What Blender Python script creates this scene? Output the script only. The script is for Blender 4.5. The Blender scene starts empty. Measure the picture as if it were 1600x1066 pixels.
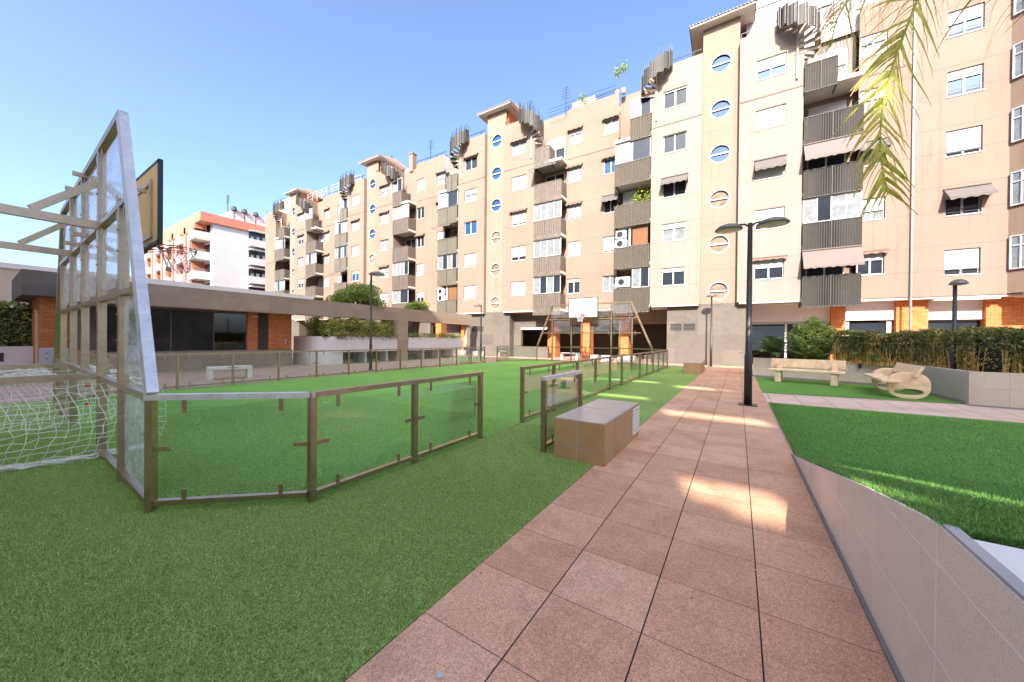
import bpy, math, random
import numpy as np
from mathutils import Vector, Matrix
R = math.radians
PI = math.pi
random.seed(7)
rng = np.random.default_rng(11)
scene = bpy.context.scene
COL = scene.collection

# ------------------------------------------------------------------ materials
class NT:
    def __init__(s, name):
        s.m = bpy.data.materials.new(name); s.m.use_nodes = True
        s.t = s.m.node_tree; s.t.nodes.clear()
        s.out = s.n('ShaderNodeOutputMaterial')
    def n(s, typ, **kw):
        nd = s.t.nodes.new(typ)
        for k, v in kw.items():
            if k.startswith('i_'):
                key = k[2:]
                key = int(key) if key.isdigit() else key.replace('_', ' ')
                nd.inputs[key].default_value = v
            else: setattr(nd, k, v)
        return nd
    def l(s, a, b): s.t.links.new(a, b)
    def math(s, op, a, b=None, c=None):
        nd = s.n('ShaderNodeMath', operation=op)
        for i, v in enumerate((a, b, c)):
            if v is None: continue
            if isinstance(v, (int, float)): nd.inputs[i].default_value = v
            else: s.l(v, nd.inputs[i])
        return nd.outputs[0]
    def coords(s):
        tc = s.n('ShaderNodeTexCoord'); return tc.outputs['Object']
    def noise(s, co, scale, detail=4, rough=.55, dim='3D'):
        nd = s.n('ShaderNodeTexNoise'); nd.inputs['Scale'].default_value = scale
        nd.inputs['Detail'].default_value = detail; nd.inputs['Roughness'].default_value = rough
        s.l(co, nd.inputs['Vector']); return nd.outputs['Fac']
    def ramp(s, fac, stops):
        nd = s.n('ShaderNodeValToRGB'); cr = nd.color_ramp
        while len(cr.elements) < len(stops): cr.elements.new(.5)
        for e, (p, c) in zip(cr.elements, stops):
            e.position = p; e.color = (*c, 1) if len(c) == 3 else c
        s.l(fac, nd.inputs[0]); return nd.outputs[0]
    def mix(s, fac, a, b, mode='MIX'):
        nd = s.n('ShaderNodeMix', data_type='RGBA', blend_type=mode)
        for idx, v in ((0, fac), (6, a), (7, b)):
            if isinstance(v, (int, float)): nd.inputs[idx].default_value = v
            elif isinstance(v, tuple): nd.inputs[idx].default_value = (*v, 1)
            else: s.l(v, nd.inputs[idx])
        return nd.outputs[2]
    def principled(s, col, rough=.8, metal=0., bump=None, bstr=.3, bdist=.01, spec=.5):
        p = s.n('ShaderNodeBsdfPrincipled')
        if isinstance(col, tuple): p.inputs['Base Color'].default_value = (*col, 1)
        else: s.l(col, p.inputs['Base Color'])
        if isinstance(rough, (int, float)): p.inputs['Roughness'].default_value = rough
        else: s.l(rough, p.inputs['Roughness'])
        p.inputs['Metallic'].default_value = metal
        p.inputs['Specular IOR Level'].default_value = spec
        if bump is not None:
            b = s.n('ShaderNodeBump'); b.inputs['Strength'].default_value = bstr; b.inputs['Distance'].default_value = bdist
            s.l(bump, b.inputs['Height']); s.l(b.outputs[0], p.inputs['Normal'])
        s.l(p.outputs[0], s.out.inputs[0]); return p

def sc(c, k): return tuple(min(1, x*k) for x in c)
def plain(name, c, rough=.7, metal=0., var=.15, scale=6, bump=.15, bs=40, spec=.5, fine=0):
    s = NT(name); co = s.coords()
    n = s.noise(co, scale, 5, .6)
    col = s.ramp(n, [(.25, sc(c, 1-var)), (.75, sc(c, 1+var))])
    if fine:
        nf = s.noise(co, fine, 2, .6); col = s.mix(.8, col, s.ramp(nf, [(.3, (.55, .55, .55)), (.7, (1, 1, 1))]), 'MULTIPLY')
    s.principled(col, rough, metal, s.noise(co, bs, 3) if bump else None, bump, .01, spec)
    return s.m

def facade_mat(name, c, storey=2.63, z0=3.52, stain=.25, off=(1.12, 2.22)):
    s = NT(name); co = s.coords()
    sep = s.n('ShaderNodeSeparateXYZ'); s.l(co, sep.inputs[0]); X, Y, Z = sep.outputs
    big = s.noise(co, .35, 5, .6)
    col = s.ramp(big, [(.3, sc(c, .9)), (.7, sc(c, 1.07))])
    # rain streaks
    mp = s.n('ShaderNodeMapping'); mp.inputs['Scale'].default_value = (3.2, 3.2, .16); s.l(co, mp.inputs[0])
    st = s.noise(mp.outputs[0], 1.6, 6, .65)
    col = s.mix(s.ramp(st, [(.56, (0, 0, 0)), (.74, (stain*1.5,)*3)]), col, (c[0]*.62, c[1]*.42, c[2]*.28))
    # joints between cladding panels
    zz = s.math('DIVIDE', s.math('SUBTRACT', Z, z0), storey)
    fr = s.math('FRACT', zz)
    j = None
    for o in off:
        d = s.math('ABSOLUTE', s.math('SUBTRACT', fr, (o % storey)/storey))
        k = s.math('LESS_THAN', d, .0045)
        j = k if j is None else s.math('MAXIMUM', j, k)
    brk = s.noise(co, 2.2, 3); j = s.math('MULTIPLY', j, s.math('MULTIPLY', brk, .95))
    col = s.mix(j, col, (c[0]*.35, c[1]*.28, c[2]*.2))
    fine = s.noise(co, 90, 3)
    col = s.mix(.5, col, s.ramp(fine, [(.3, (.86, .86, .86)), (.7, (1, 1, 1))]), 'MULTIPLY')
    s.principled(col, .88, 0, fine, .2, .01, .3)
    return s.m

def tile_mat(name, c, c2, t=(.478, .478), off=(0, 0), w=(.007, .0035), axes='XY', joint=(.02, .015, .012), grain=.5, rough=.8, blotch=.4):
    s = NT(name); co = s.coords()
    sep = s.n('ShaderNodeSeparateXYZ'); s.l(co, sep.inputs[0])
    O = {'X': sep.outputs[0], 'Y': sep.outputs[1], 'Z': sep.outputs[2]}
    js = []; cells = []
    for a in (0, 1):
        q = s.math('DIVIDE', s.math('SUBTRACT', O[axes[a]], off[a]), t[a])
        fr = s.math('FRACT', q); cells.append(s.math('FLOOR', q))
        d = s.math('MINIMUM', fr, s.math('SUBTRACT', 1, fr))
        js.append(s.math('LESS_THAN', d, w[a]/t[a]*.5))
    cmb = s.n('ShaderNodeCombineXYZ'); s.l(cells[0], cmb.inputs[0]); s.l(cells[1], cmb.inputs[1])
    wn = s.n('ShaderNodeTexWhiteNoise', noise_dimensions='2D'); s.l(cmb.outputs[0], wn.inputs['Vector'])
    big = s.noise(co, 3.2, 6, .65)
    k = s.math('ADD', s.math('MULTIPLY', wn.outputs['Value'], .35), s.math('MULTIPLY', big, .65))
    col = s.ramp(k, [(.25, c), (.75, c2)])
    bl = s.noise(co, 1.7, 7, .72)
    col = s.mix(s.ramp(bl, [(.50, (0, 0, 0)), (.68, (blotch,)*3)]), col, sc(c, .55))
    fine = s.noise(co, 130, 4, .8); sp = s.noise(co, 380, 2, .8)
    col = s.mix(grain, col, s.ramp(fine, [(.36, (.38, .36, .34)), (.60, (1.2, 1.17, 1.12))]), 'MULTIPLY')
    col = s.mix(grain*.8, col, s.ramp(sp, [(.40, (.42, .4, .38)), (.58, (1.22, 1.18, 1.15))]), 'MULTIPLY')
    jj = s.math('MAXIMUM', js[0], js[1])
    col = s.mix(jj, col, joint)
    h = s.math('SUBTRACT', s.math('MULTIPLY', fine, .3), s.math('MULTIPLY', jj, 1.5))
    s.principled(col, rough, 0, h, .5, .004, .35)
    return s.m

def turf_mat(name, dark, mid, light, fscale=230):
    s = NT(name); co = s.coords()
    f1 = s.noise(co, fscale, 3, .75); f2 = s.noise(co, fscale*.35, 4, .7); big = s.noise(co, .55, 5, .6)
    k = s.math('ADD', s.math('MULTIPLY', f1, .6), s.math('MULTIPLY', f2, .4))
    col = s.ramp(k, [(.38, dark), (.5, mid), (.62, light)])
    col = s.mix(.75, col, s.ramp(big, [(.3, (.72, .78, .7)), (.7, (1.1, 1.08, 1.05))]), 'MULTIPLY')
    s.principled(col, .9, 0, k, .9, .012, .15)
    return s.m

def metal_mat(name, c, rough=.35, metal=.85, sc_=(4, 4, 60)):
    s = NT(name); co = s.coords()
    mp = s.n('ShaderNodeMapping'); mp.inputs['Scale'].default_value = sc_; s.l(co, mp.inputs[0])
    a = s.noise(mp.outputs[0], 5, 4, .7); b = s.noise(co, 9, 5, .7)
    col = s.ramp(s.math('ADD', s.math('MULTIPLY', a, .5), s.math('MULTIPLY', b, .5)), [(.35, sc(c, .72)), (.65, sc(c, 1.12))])
    rg = s.ramp(b, [(.3, (rough-.05,)*3), (.7, (rough+.08,)*3)])
    s.principled(col, rg, metal, a, .08, .005)
    return s.m

def glass_mat(name, tint=(.9, .96, .93), gl=.12, haze=0.0):
    s = NT(name); co = s.coords()
    tr = s.n('ShaderNodeBsdfTransparent'); tr.inputs[0].default_value = (*tint, 1)
    gs = s.n('ShaderNodeBsdfGlossy'); gs.inputs['Roughness'].default_value = .03
    lw = s.n('ShaderNodeLayerWeight'); lw.inputs['Blend'].default_value = .25
    f = s.math('MINIMUM', s.math('ADD', s.math('MULTIPLY', lw.outputs['Fresnel'], .5), gl*.4), .8)
    mx = s.n('ShaderNodeMixShader'); s.l(f, mx.inputs[0]); s.l(tr.outputs[0], mx.inputs[1]); s.l(gs.outputs[0], mx.inputs[2])
    o = mx.outputs[0]
    if haze:
        df = s.n('ShaderNodeBsdfDiffuse'); df.inputs[0].default_value = (.85, .86, .88, 1)
        mp = s.n('ShaderNodeMapping'); mp.inputs['Scale'].default_value = (1, 3, 1.4); s.l(co, mp.inputs[0])
        n = s.noise(mp.outputs[0], 3.5, 8, .75)
        m2 = s.n('ShaderNodeMixShader'); s.l(s.ramp(n, [(.42, (haze*.35,)*3), (.62, (haze,)*3)]), m2.inputs[0])
        s.l(o, m2.inputs[1]); s.l(df.outputs[0], m2.inputs[2]); o = m2.outputs[0]
    s.l(o, s.out.inputs[0]); return s.m

def leaf_mat(name, a, b, c, scale=3.0, rough=.6):
    s = NT(name); co = s.coords()
    n = s.noise(co, scale, 4, .6); n2 = s.noise(co, scale*9, 2, .6)
    k = s.math('ADD', s.math('MULTIPLY', n, .55), s.math('MULTIPLY', n2, .45))
    col = s.ramp(k, [(.36, a), (.5, b), (.64, c)])
    p = s.principled(col, rough, 0, None)
    tl = s.n('ShaderNodeBsdfTranslucent'); s.l(col, tl.inputs[0])
    mx = s.n('ShaderNodeMixShader'); mx.inputs[0].default_value = .25
    s.l(p.outputs[0], mx.inputs[1]); s.l(tl.outputs[0], mx.inputs[2]); s.l(mx.outputs[0], s.out.inputs[0])
    return s.m

def brick_mat(name, c=(.56, .17, .048), c2=(.70, .26, .085), axes='XZ', row=.055, ln=.24):
    s = NT(name); co = s.coords()
    sep = s.n('ShaderNodeSeparateXYZ'); s.l(co, sep.inputs[0])
    u = s.math('ADD', sep.outputs[0], sep.outputs[1])
    cb = s.n('ShaderNodeCombineXYZ'); s.l(u, cb.inputs[0]); s.l(sep.outputs[2], cb.inputs[1])
    br = s.n('ShaderNodeTexBrick'); s.l(cb.outputs[0], br.inputs['Vector'])
    br.inputs['Color1'].default_value = (*c, 1); br.inputs['Color2'].default_value = (*c2, 1)
    br.inputs['Mortar'].default_value = (c[0]*.45, c[1]*.5, c[2]*.8, 1)
    br.inputs['Scale'].default_value = 1; br.inputs['Mortar Size'].default_value = .006
    br.inputs['Brick Width'].default_value = ln; br.inputs['Row Height'].default_value = row
    n = s.noise(co, 4, 5, .7)
    col = s.mix(.6, br.outputs['Color'], s.ramp(n, [(.3, (.7, .7, .7)), (.7, (1.1, 1.1, 1.1))]), 'MULTIPLY')
    s.principled(col, .85, 0, br.outputs['Fac'], -.4, .01, .3)
    return s.m

def mesh_metal_mat(name, c, fr=24.0, slant=.6):
    # perforated / expanded sheet: rows of small dark slots in the metal
    s = NT(name); co = s.coords()
    sep = s.n('ShaderNodeSeparateXYZ'); s.l(co, sep.inputs[0])
    u = s.math('ADD', sep.outputs[0], sep.outputs[1])
    a = s.math('SINE', s.math('MULTIPLY', s.math('ADD', u, s.math('MULTIPLY', sep.outputs[2], slant)), fr*2.2))
    b = s.math('SINE', s.math('MULTIPLY', s.math('SUBTRACT', sep.outputs[2], s.math('MULTIPLY', u, .35)), fr*3.0))
    m = s.math('MULTIPLY', s.math('ADD', a, 1), s.math('ADD', b, 1))
    col = s.ramp(s.math('MULTIPLY', m, .25), [(.12, sc(c, .35)), (.42, sc(c, 1.25))])
    n = s.noise(co, 2.5, 4); col = s.mix(.6, col, s.ramp(n, [(.3, (.75, .75, .75)), (.7, (1.05, 1.05, 1.05))]), 'MULTIPLY')
    s.principled(col, .55, .3, m, .4, .01)
    return s.m

M = {}
M['cream'] = facade_mat('cream_render', (.262, .181, .136))
M['bay'] = facade_mat('pale_render', (.29, .226, .186))
M['tower'] = facade_mat('yellow_render', (.27, .203, .15), off=(1.9,))
M['pink'] = facade_mat('pink_render', (.262, .177, .136), stain=.3)
M['orange_render'] = facade_mat('apricot_render', (.262, .175, .129), stain=.35)
M['white_wall'] = plain('white_render', (.52, .50, .48), .85, var=.06, scale=1.5)
M['beige_wall'] = plain('beige_render', (.62, .50, .36), .85, var=.08, scale=1.2)
M['granite'] = tile_mat('granite_cladding', (.125, .105, .085), (.175, .15, .122), (1.2, .82), (.2, .1), (.006, .01), 'XZ', (.12, .1, .08), .45, .7, .35)
M['brick'] = brick_mat('orange_brick')
M['brick_red'] = brick_mat('red_brick', (.42, .12, .07), (.5, .17, .09))
M['white_frame'] = plain('white_frame', (.46, .455, .44), .4, var=.04)
M['shutter'] = None
s = NT('roller_shutter'); co = s.coords(); sep = s.n('ShaderNodeSeparateXYZ'); s.l(co, sep.inputs[0])
wv = s.math('FRACT', s.math('MULTIPLY', sep.outputs[2], 19)); n = s.noise(co, 1.3, 3)
col = s.mix(s.math('LESS_THAN', wv, .16), s.ramp(n, [(.3, (.38, .37, .36)), (.7, (.44, .43, .42))]), (.42, .40, .38))
s.principled(col, .5, 0, wv, .2, .01); M['shutter'] = s.m
M['pane'] = plain('window_glass', (.022, .028, .035), .03, var=.3, scale=.8, bump=.03, bs=1.5, spec=.5)
M['pane_blue'] = plain('blue_window_glass', (.02, .07, .16), .04, var=.2, scale=.8, bump=.03, bs=1.5, spec=.4)
M['pane_warm'] = plain('building_reflection_glass', (.22, .165, .12), .12, var=.5, scale=2.5, bump=0, spec=.8)  # reflection of the cream building opposite put into the pane colour
M['curtain'] = plain('curtained_glass', (.19, .20, .20), .15, var=.3, scale=4, bump=0, spec=.8)
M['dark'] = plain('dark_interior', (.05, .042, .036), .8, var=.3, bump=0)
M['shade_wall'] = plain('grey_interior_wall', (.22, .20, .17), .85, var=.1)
M['metal_brown'] = mesh_metal_mat('perforated_brown_metal', (.17, .14, .105))
M['metal_grey'] = mesh_metal_mat('perforated_grey_metal', (.105, .095, .08), 30, 0)
M['metal_rib'] = plain('ribbed_brown_metal', (.15, .12, .092), .55, .3, var=.25, scale=5)
M['rail_dark'] = plain('dark_painted_steel', (.03, .032, .035), .45, .5, var=.2)
M['lamp_dark'] = plain('dark_lamp_paint', (.045, .036, .03), .4, .3, var=.15)
M['lamp_head'] = plain('aged_lamp_shade', (.20, .18, .15), .45, .4, var=.3, scale=12)
M['lamp_lens'] = plain('lamp_lens', (.55, .55, .5), .25, var=.1)
M['step'] = plain('concrete_step', (.42, .36, .29), .85, var=.12)
M['awning_grey'] = plain('striped_grey_canvas', (.12, .10, .088), .85, var=.12, scale=8)
M['awning_pink'] = plain('dusty_pink_canvas', (.17, .125, .108), .85, var=.08, scale=3)
M['awning_rust'] = plain('rust_striped_canvas', (.18, .115, .08), .85, var=.2, scale=9)
M['bamboo'] = brick_mat('bamboo_blind', (.40, .17, .05), (.50, .24, .08), row=.012, ln=.5)
M['ac'] = plain('air_conditioner_paint', (.72, .72, .70), .45, var=.05)
M['soffit'] = plain('soffit_white', (.66, .60, .53), .85, var=.05)
M['roof_tile'] = plain('roof_tile', (.46, .33, .22), .85, var=.25, scale=14)
M['steel'] = metal_mat('brushed_steel', (.50, .375, .24), .33, .92)
M['steel_glare'] = metal_mat('glare_steel', (.78, .74, .70), .42, .5)  # paler copy of the steel; bright reflection is put into its colour
M['glass'] = glass_mat('clear_glass', (.94, .985, .96), .05, .02)
M['plastic'] = glass_mat('scratched_clear_plastic', (.96, .97, .98), .12, .5)
M['plastic_far'] = glass_mat('far_clear_plastic', (.96, .96, .96), .04, .05)
M['ply'] = plain('plywood_back', (.92, .60, .22), .6, var=.12, scale=3)
M['white_board'] = plain('white_board', (.82, .82, .80), .45, var=.03)
M['black'] = plain('black_paint', (.02, .02, .022), .5, var=.1)
M['red_rim'] = plain('rusty_red_rim', (.28, .05, .03), .5, .3, var=.3, scale=20)
M['net_white'] = plain('white_cord', (.86, .80, .68), .9, var=.12, scale=12)
M['net_mixed'] = plain('blue_white_cord', (.42, .43, .50), .9, var=.5, scale=25)
M['plate'] = plain('orange_clip', (.5, .12, .04), .6, var=.2)
M['path'] = tile_mat('red_rubber_tiles', (.74, .38, .22), (.90, .55, .35), off=(-.851, 1.263-.478*3), blotch=.45, grain=.75)
M['plaza'] = tile_mat('small_pink_pavers', (.54, .34, .25), (.64, .43, .33), (.21, .105), (0, 0), (.008, .008), joint=(.15, .1, .08), grain=.35)
M['cross'] = tile_mat('pale_slabs', (.74, .50, .36), (.84, .64, .50), (.56, .42), (.1, 10.1), (.01, .008), joint=(.09, .07, .06), grain=.35)
M['turf'] = turf_mat('artificial_turf', (.03, .08, .012), (.25, .39, .075), (.68, .76, .30))
M['turf_court_lit'] = turf_mat('court_turf', (.05, .17, .02), (.23, .48, .075), (.54, .76, .24), 150)
M['turf_lawn'] = turf_mat('lawn_turf', (.02, .09, .012), (.13, .31, .045), (.34, .52, .14))
M['blade'] = leaf_mat('turf_blades', (.04, .10, .014), (.31, .47, .09), (.86, .90, .40), 130)
M['blade_lawn'] = leaf_mat('lawn_blades', (.02, .09, .012), (.14, .32, .05), (.42, .60, .17), 70)
M['soil'] = plain('soil', (.16, .12, .09), .95, var=.3, scale=20, bump=.5)
M['speckle'] = plain('speckled_kerb', (.32, .27, .23), .9, var=.3, scale=120, bump=.5, fine=260)
def wall_tile(name, c, c2, axes, t, off, j, w=.006): return tile_mat(name, c, c2, t, off, (w, w), axes, j, .3, .6, .3)
M['beige_tile'] = wall_tile('beige_wall_tile', (.44, .375, .33), (.50, .43, .38), 'YZ', (.62, .32), (.05, 0), (.72, .66, .58))
M['planter_tile'] = wall_tile('planter_wall_tile_x', (.64, .54, .42), (.72, .62, .49), 'XZ', (.62, .385), (.05, 0), (.34, .28, .22))
M['planter_tile_shaded'] = wall_tile('planter_wall_tile_shaded', (.50, .47, .43), (.57, .54, .50), 'YZ', (.62, .385), (.05, 0), (.62, .6, .56))  # greyer copy of the tile; shade of the side wall put into its colour
M['box_tile'] = wall_tile('brown_box_tile', (.42, .25, .11), (.54, .35, .17), 'XY', (9, 9), (.5, .5), (.6, .55, .5))
M['coping'] = plain('white_slab', (.86, .77, .66), .7, var=.05, scale=3)
M['zinc'] = plain('grey_edge_strip', (.36, .40, .46), .4, .6, var=.1)
M['concrete'] = plain('cast_concrete', (.84, .62, .38), .85, var=.2, scale=7, bump=.5, bs=60)
M['concrete_pale'] = plain('pale_concrete', (.74, .66, .54), .85, var=.12, scale=5, bump=.3)
M['beam'] = tile_mat('brown_stone_fascia', (.34, .25, .175), (.43, .325, .235), (1.0, .42), (.3, .02), (.006, .006), 'YZ', (.36, .3, .24), .45, .75, .2)
M['planter_white'] = plain('pale_planter', (.66, .60, .54), .8, var=.08, scale=2)
M['bark'] = plain('bark', (.12, .085, .055), .95, var=.35, scale=12, bump=.8, bs=20)
M['hedge'] = leaf_mat('hedge_leaves', (.05, .09, .015), (.18, .24, .04), (.42, .42, .10), 4)
M['hedge_sunlit'] = leaf_mat('sunlit_hedge_leaves', (.08, .14, .02), (.32, .36, .05), (.66, .60, .14), 4)  # sunlight put into the leaf colour; the planter itself lies in shade
M['hedge_mixed'] = leaf_mat('mixed_hedge_leaves', (.05, .085, .02), (.20, .22, .06), (.58, .38, .13), 1.8)
M['shrub'] = leaf_mat('shrub_leaves', (.07, .13, .02), (.24, .33, .05), (.46, .52, .12), 6)
M['cycad'] = leaf_mat('cycad_leaves', (.03, .07, .02), (.10, .17, .045), (.28, .34, .11), 6)
M['palm'] = leaf_mat('palm_leaflets', (.24, .27, .02), (.46, .46, .05), (.74, .62, .10), 5)
M['palm_dry'] = leaf_mat('dry_palm_leaflets', (.50, .26, .06), (.70, .44, .12), (.80, .60, .22), 9)
M['stem'] = plain('yellow_stem', (.80, .48, .15), .8, var=.35, scale=10)
M['dark_core'] = plain('foliage_core', (.045, .035, .018), .95, var=.4)  # solid dark core that blocks the view through the leaves
M['red_frame'] = plain('red_facade_frame', (.46, .17, .11), .8, var=.1, scale=1)
M['white_clad'] = tile_mat('white_cladding', (.50, .49, .475), (.55, .54, .53), (2.2, 1.5), (0, 0), (.05, .05), 'YZ', (.58, .55, .52), .1, .8, .08)

# ------------------------------------------------------------------ mesh builder
class MB:
    def __init__(s): s.v = []; s.f = []
    def quad(s, a, b, c, d): i = len(s.v); s.v += [tuple(a), tuple(b), tuple(c), tuple(d)]; s.f.append((i, i+1, i+2, i+3)); return s
    def poly(s, pts): i = len(s.v); s.v += [tuple(p) for p in pts]; s.f.append(tuple(range(i, i+len(pts)))); return s
    def box(s, x0, x1, y0, y1, z0, z1):
        if x1 < x0: x0, x1 = x1, x0
        if y1 < y0: y0, y1 = y1, y0
        if z1 < z0: z0, z1 = z1, z0
        i = len(s.v)
        s.v += [(x0,y0,z0),(x1,y0,z0),(x1,y1,z0),(x0,y1,z0),(x0,y0,z1),(x1,y0,z1),(x1,y1,z1),(x0,y1,z1)]
        s.f += [(i,i+3,i+2,i+1),(i+4,i+5,i+6,i+7),(i,i+1,i+5,i+4),(i+1,i+2,i+6,i+5),(i+2,i+3,i+7,i+6),(i+3,i,i+4,i+7)]
        return s
    def bar(s, a, b, w, h=None, up=(0, 0, 1), n=0):
        h = w if h is None else h
        a = Vector(a); b = Vector(b); d = (b-a).normalized(); up = Vector(up)
        if abs(d.dot(up)) > .98: up = Vector((1, 0, 0)) if abs(d.x) < .9 else Vector((0, 1, 0))
        sd = d.cross(up).normalized(); u = sd.cross(d).normalized()
        if n:
            ring = [(math.cos(2*PI*k/n)*w/2, math.sin(2*PI*k/n)*h/2) for k in range(n)]
        else: ring = [(-w/2,-h/2),(w/2,-h/2),(w/2,h/2),(-w/2,h/2)]
        k = len(ring); i = len(s.v)
        for p in (a, b):
            for x, y in ring: s.v.append(tuple(p+sd*x+u*y))
        for q in range(k): s.f.append((i+q, i+(q+1) % k, i+k+(q+1) % k, i+k+q))
        s.f.append(tuple(i+q for q in range(k))[::-1]); s.f.append(tuple(i+k+q for q in range(k)))
        return s
    def path(s, pts, radii, n=8):
        pts = [Vector(p) for p in pts]; i0 = len(s.v)
        if isinstance(radii, (int, float)): radii = [radii]*len(pts)
        prev = None
        for q, p in enumerate(pts):
            d = (pts[min(q+1, len(pts)-1)]-pts[max(q-1, 0)]).normalized()
            if prev is None:
                up = Vector((0, 0, 1)) if abs(d.z) < .9 else Vector((1, 0, 0)); sd = d.cross(up).normalized()
            else: sd = (prev - d*prev.dot(d)).normalized()
            prev = sd; u = d.cross(sd)
            for k in range(n):
                a = 2*PI*k/n; s.v.append(tuple(p+(sd*math.cos(a)+u*math.sin(a))*radii[q]))
        for q in range(len(pts)-1):
            for k in range(n):
                a = i0+q*n+k; b = i0+q*n+(k+1) % n
                s.f.append((a, b, b+n, a+n))
        s.f.append(tuple(i0+k for k in range(n))[::-1]); s.f.append(tuple(i0+(len(pts)-1)*n+k for k in range(n)))
        return s
    def lathe(s, prof, cx, cy, n=20, cap=True):
        i0 = len(s.v)
        for r, z in prof:
            for k in range(n): a = 2*PI*k/n; s.v.append((cx+r*math.cos(a), cy+r*math.sin(a), z))
        for q in range(len(prof)-1):
            for k in range(n):
                a = i0+q*n+k; b = i0+q*n+(k+1) % n; s.f.append((a, b, b+n, a+n))
        if cap:
            s.f.append(tuple(i0+k for k in range(n))[::-1]); s.f.append(tuple(i0+(len(prof)-1)*n+k for k in range(n)))
        return s
    def prism(s, pts, z0, z1):
        n = len(pts); i = len(s.v)
        s.v += [(p[0], p[1], z0) for p in pts]+[(p[0], p[1], z1) for p in pts]
        s.f.append(tuple(range(i+n, i+2*n))); s.f.append(tuple(range(i, i+n))[::-1])
        for k in range(n): a = i+k; b = i+(k+1) % n; s.f.append((a, b, b+n, a+n))
        return s
    def wall(s, x0, x1, z0, z1, y, holes=(), d=.16):
        # wall facing -y, holes = (hx0,hx1,hz0,hz1), reveals of depth d
        xs = sorted({x0, x1, *[h[0] for h in holes], *[h[1] for h in holes]})
        zs = sorted({z0, z1, *[h[2] for h in holes], *[h[3] for h in holes]})
        xs = [x for x in xs if x0-1e-6 <= x <= x1+1e-6]; zs = [z for z in zs if z0-1e-6 <= z <= z1+1e-6]
        for a, b in zip(xs, xs[1:]):
            for c, e in zip(zs, zs[1:]):
                mx, mz = (a+b)/2, (c+e)/2
                if any(h[0] < mx < h[1] and h[2] < mz < h[3] for h in holes): continue
                s.quad((a, y, c), (b, y, c), (b, y, e), (a, y, e))
        for h in holes:
            a, b, c, e = h
            s.quad((a, y, c), (a, y+d, c), (a, y+d, e), (a, y, e)); s.quad((b, y+d, c), (b, y, c), (b, y, e), (b, y+d, e))
            s.quad((a, y, c), (b, y, c), (b, y+d, c), (a, y+d, c)); s.quad((a, y+d, e), (b, y+d, e), (b, y, e), (a, y, e))
        return s
    def build(s, name, mat, parent=None, smooth=False, bevel=0):
        me = bpy.data.meshes.new(name); me.from_pydata(s.v, [], s.f); me.update()
        mats = mat if isinstance(mat, (list, tuple)) else [mat]
        for m in mats: me.materials.append(m)
        if smooth:
            for p in me.polygons: p.use_smooth = True
        o = bpy.data.objects.new(name, me); COL.objects.link(o)
        if parent: o.parent = parent
        if bevel:
            b = o.modifiers.new('Bevel', 'BEVEL'); b.width = bevel; b.segments = 2; b.limit_method = 'ANGLE'
        return o

def tag(o, label=None, cat=None, group=None, kind=None):
    if label: o['label'] = label
    if cat: o['category'] = cat
    if group: o['group'] = group
    if kind: o['kind'] = kind
    return o
def empty(name, loc=(0, 0, 0), rz=0, label=None, cat=None, group=None):
    o = bpy.data.objects.new(name, None); COL.objects.link(o); o.location = loc; o.rotation_euler = (0, 0, rz); o.empty_display_size = .2
    return tag(o, label, cat, group)
def copy_tree(o, parent=None):
    c = o.copy(); COL.objects.link(c)
    if parent: c.parent = parent
    for ch in list(o.children): copy_tree(ch, c)
    return c
def quads_np(name, V, mat, parent=None, nv=4):
    V = np.asarray(V, dtype=np.float32).reshape(-1, 3); n = len(V)//nv
    me = bpy.data.meshes.new(name)
    me.vertices.add(len(V)); me.vertices.foreach_set('co', V.ravel())
    me.loops.add(n*nv); me.loops.foreach_set('vertex_index', np.arange(n*nv, dtype=np.int32))
    me.polygons.add(n); me.polygons.foreach_set('loop_start', np.arange(0, n*nv, nv, dtype=np.int32))
    me.update(calc_edges=True); me.materials.append(mat)
    o = bpy.data.objects.new(name, me); COL.objects.link(o)
    if parent: o.parent = parent
    return o
def leaves(P, size, aspect=.5, nrm=None, jit=.9):
    # leaf quads (pointed ellipses as rhombi) at points P
    n = len(P); d = rng.normal(size=(n, 3)); d /= np.linalg.norm(d, axis=1)[:, None]
    if nrm is not None: d = d*jit+nrm; d /= np.linalg.norm(d, axis=1)[:, None]
    t = rng.normal(size=(n, 3)); t -= (t*d).sum(1)[:, None]*d; t /= np.linalg.norm(t, axis=1)[:, None]
    b = np.cross(d, t); L = (size*rng.uniform(.6, 1.3, n))[:, None]
    return np.stack([P-t*L*.5, P+b*L*aspect*.5, P+t*L*.5, P-b*L*aspect*.5], axis=1)

# ------------------------------------------------------------------ camera, world, sun
YAW = 32.7979
cam = bpy.data.cameras.new('camera'); co_ = bpy.data.objects.new('camera', cam); COL.objects.link(co_)
cam.lens = 12.3445; cam.sensor_width = 36; cam.clip_end = 1500; cam.clip_start = .05
co_.matrix_world = Matrix.Translation((0, 0, 1.4)) @ Matrix.Rotation(R(YAW), 4, 'Z') @ Matrix.Rotation(R(90-.342), 4, 'X') @ Matrix.Rotation(R(.552), 4, 'Z')
scene.camera = co_
SUN_AZ, SUN_EL = -16, 34          # azimuth measured to the left of "behind the camera"
to_sun = Vector((-math.sin(R(SUN_AZ))*math.cos(R(SUN_EL)), -math.cos(R(SUN_AZ))*math.cos(R(SUN_EL)), math.sin(R(SUN_EL))))
sl = bpy.data.lights.new('sun', 'SUN'); sl.energy = 3.3; sl.angle = R(.35); sl.color = (1, .95, .89)
so = bpy.data.objects.new('sun', sl); COL.objects.link(so); so.rotation_euler = to_sun.to_track_quat('Z', 'Y').to_euler()
w = bpy.data.worlds.new('World'); scene.world = w; w.use_nodes = True
nt = w.node_tree; bg = nt.nodes['Background']
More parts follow.
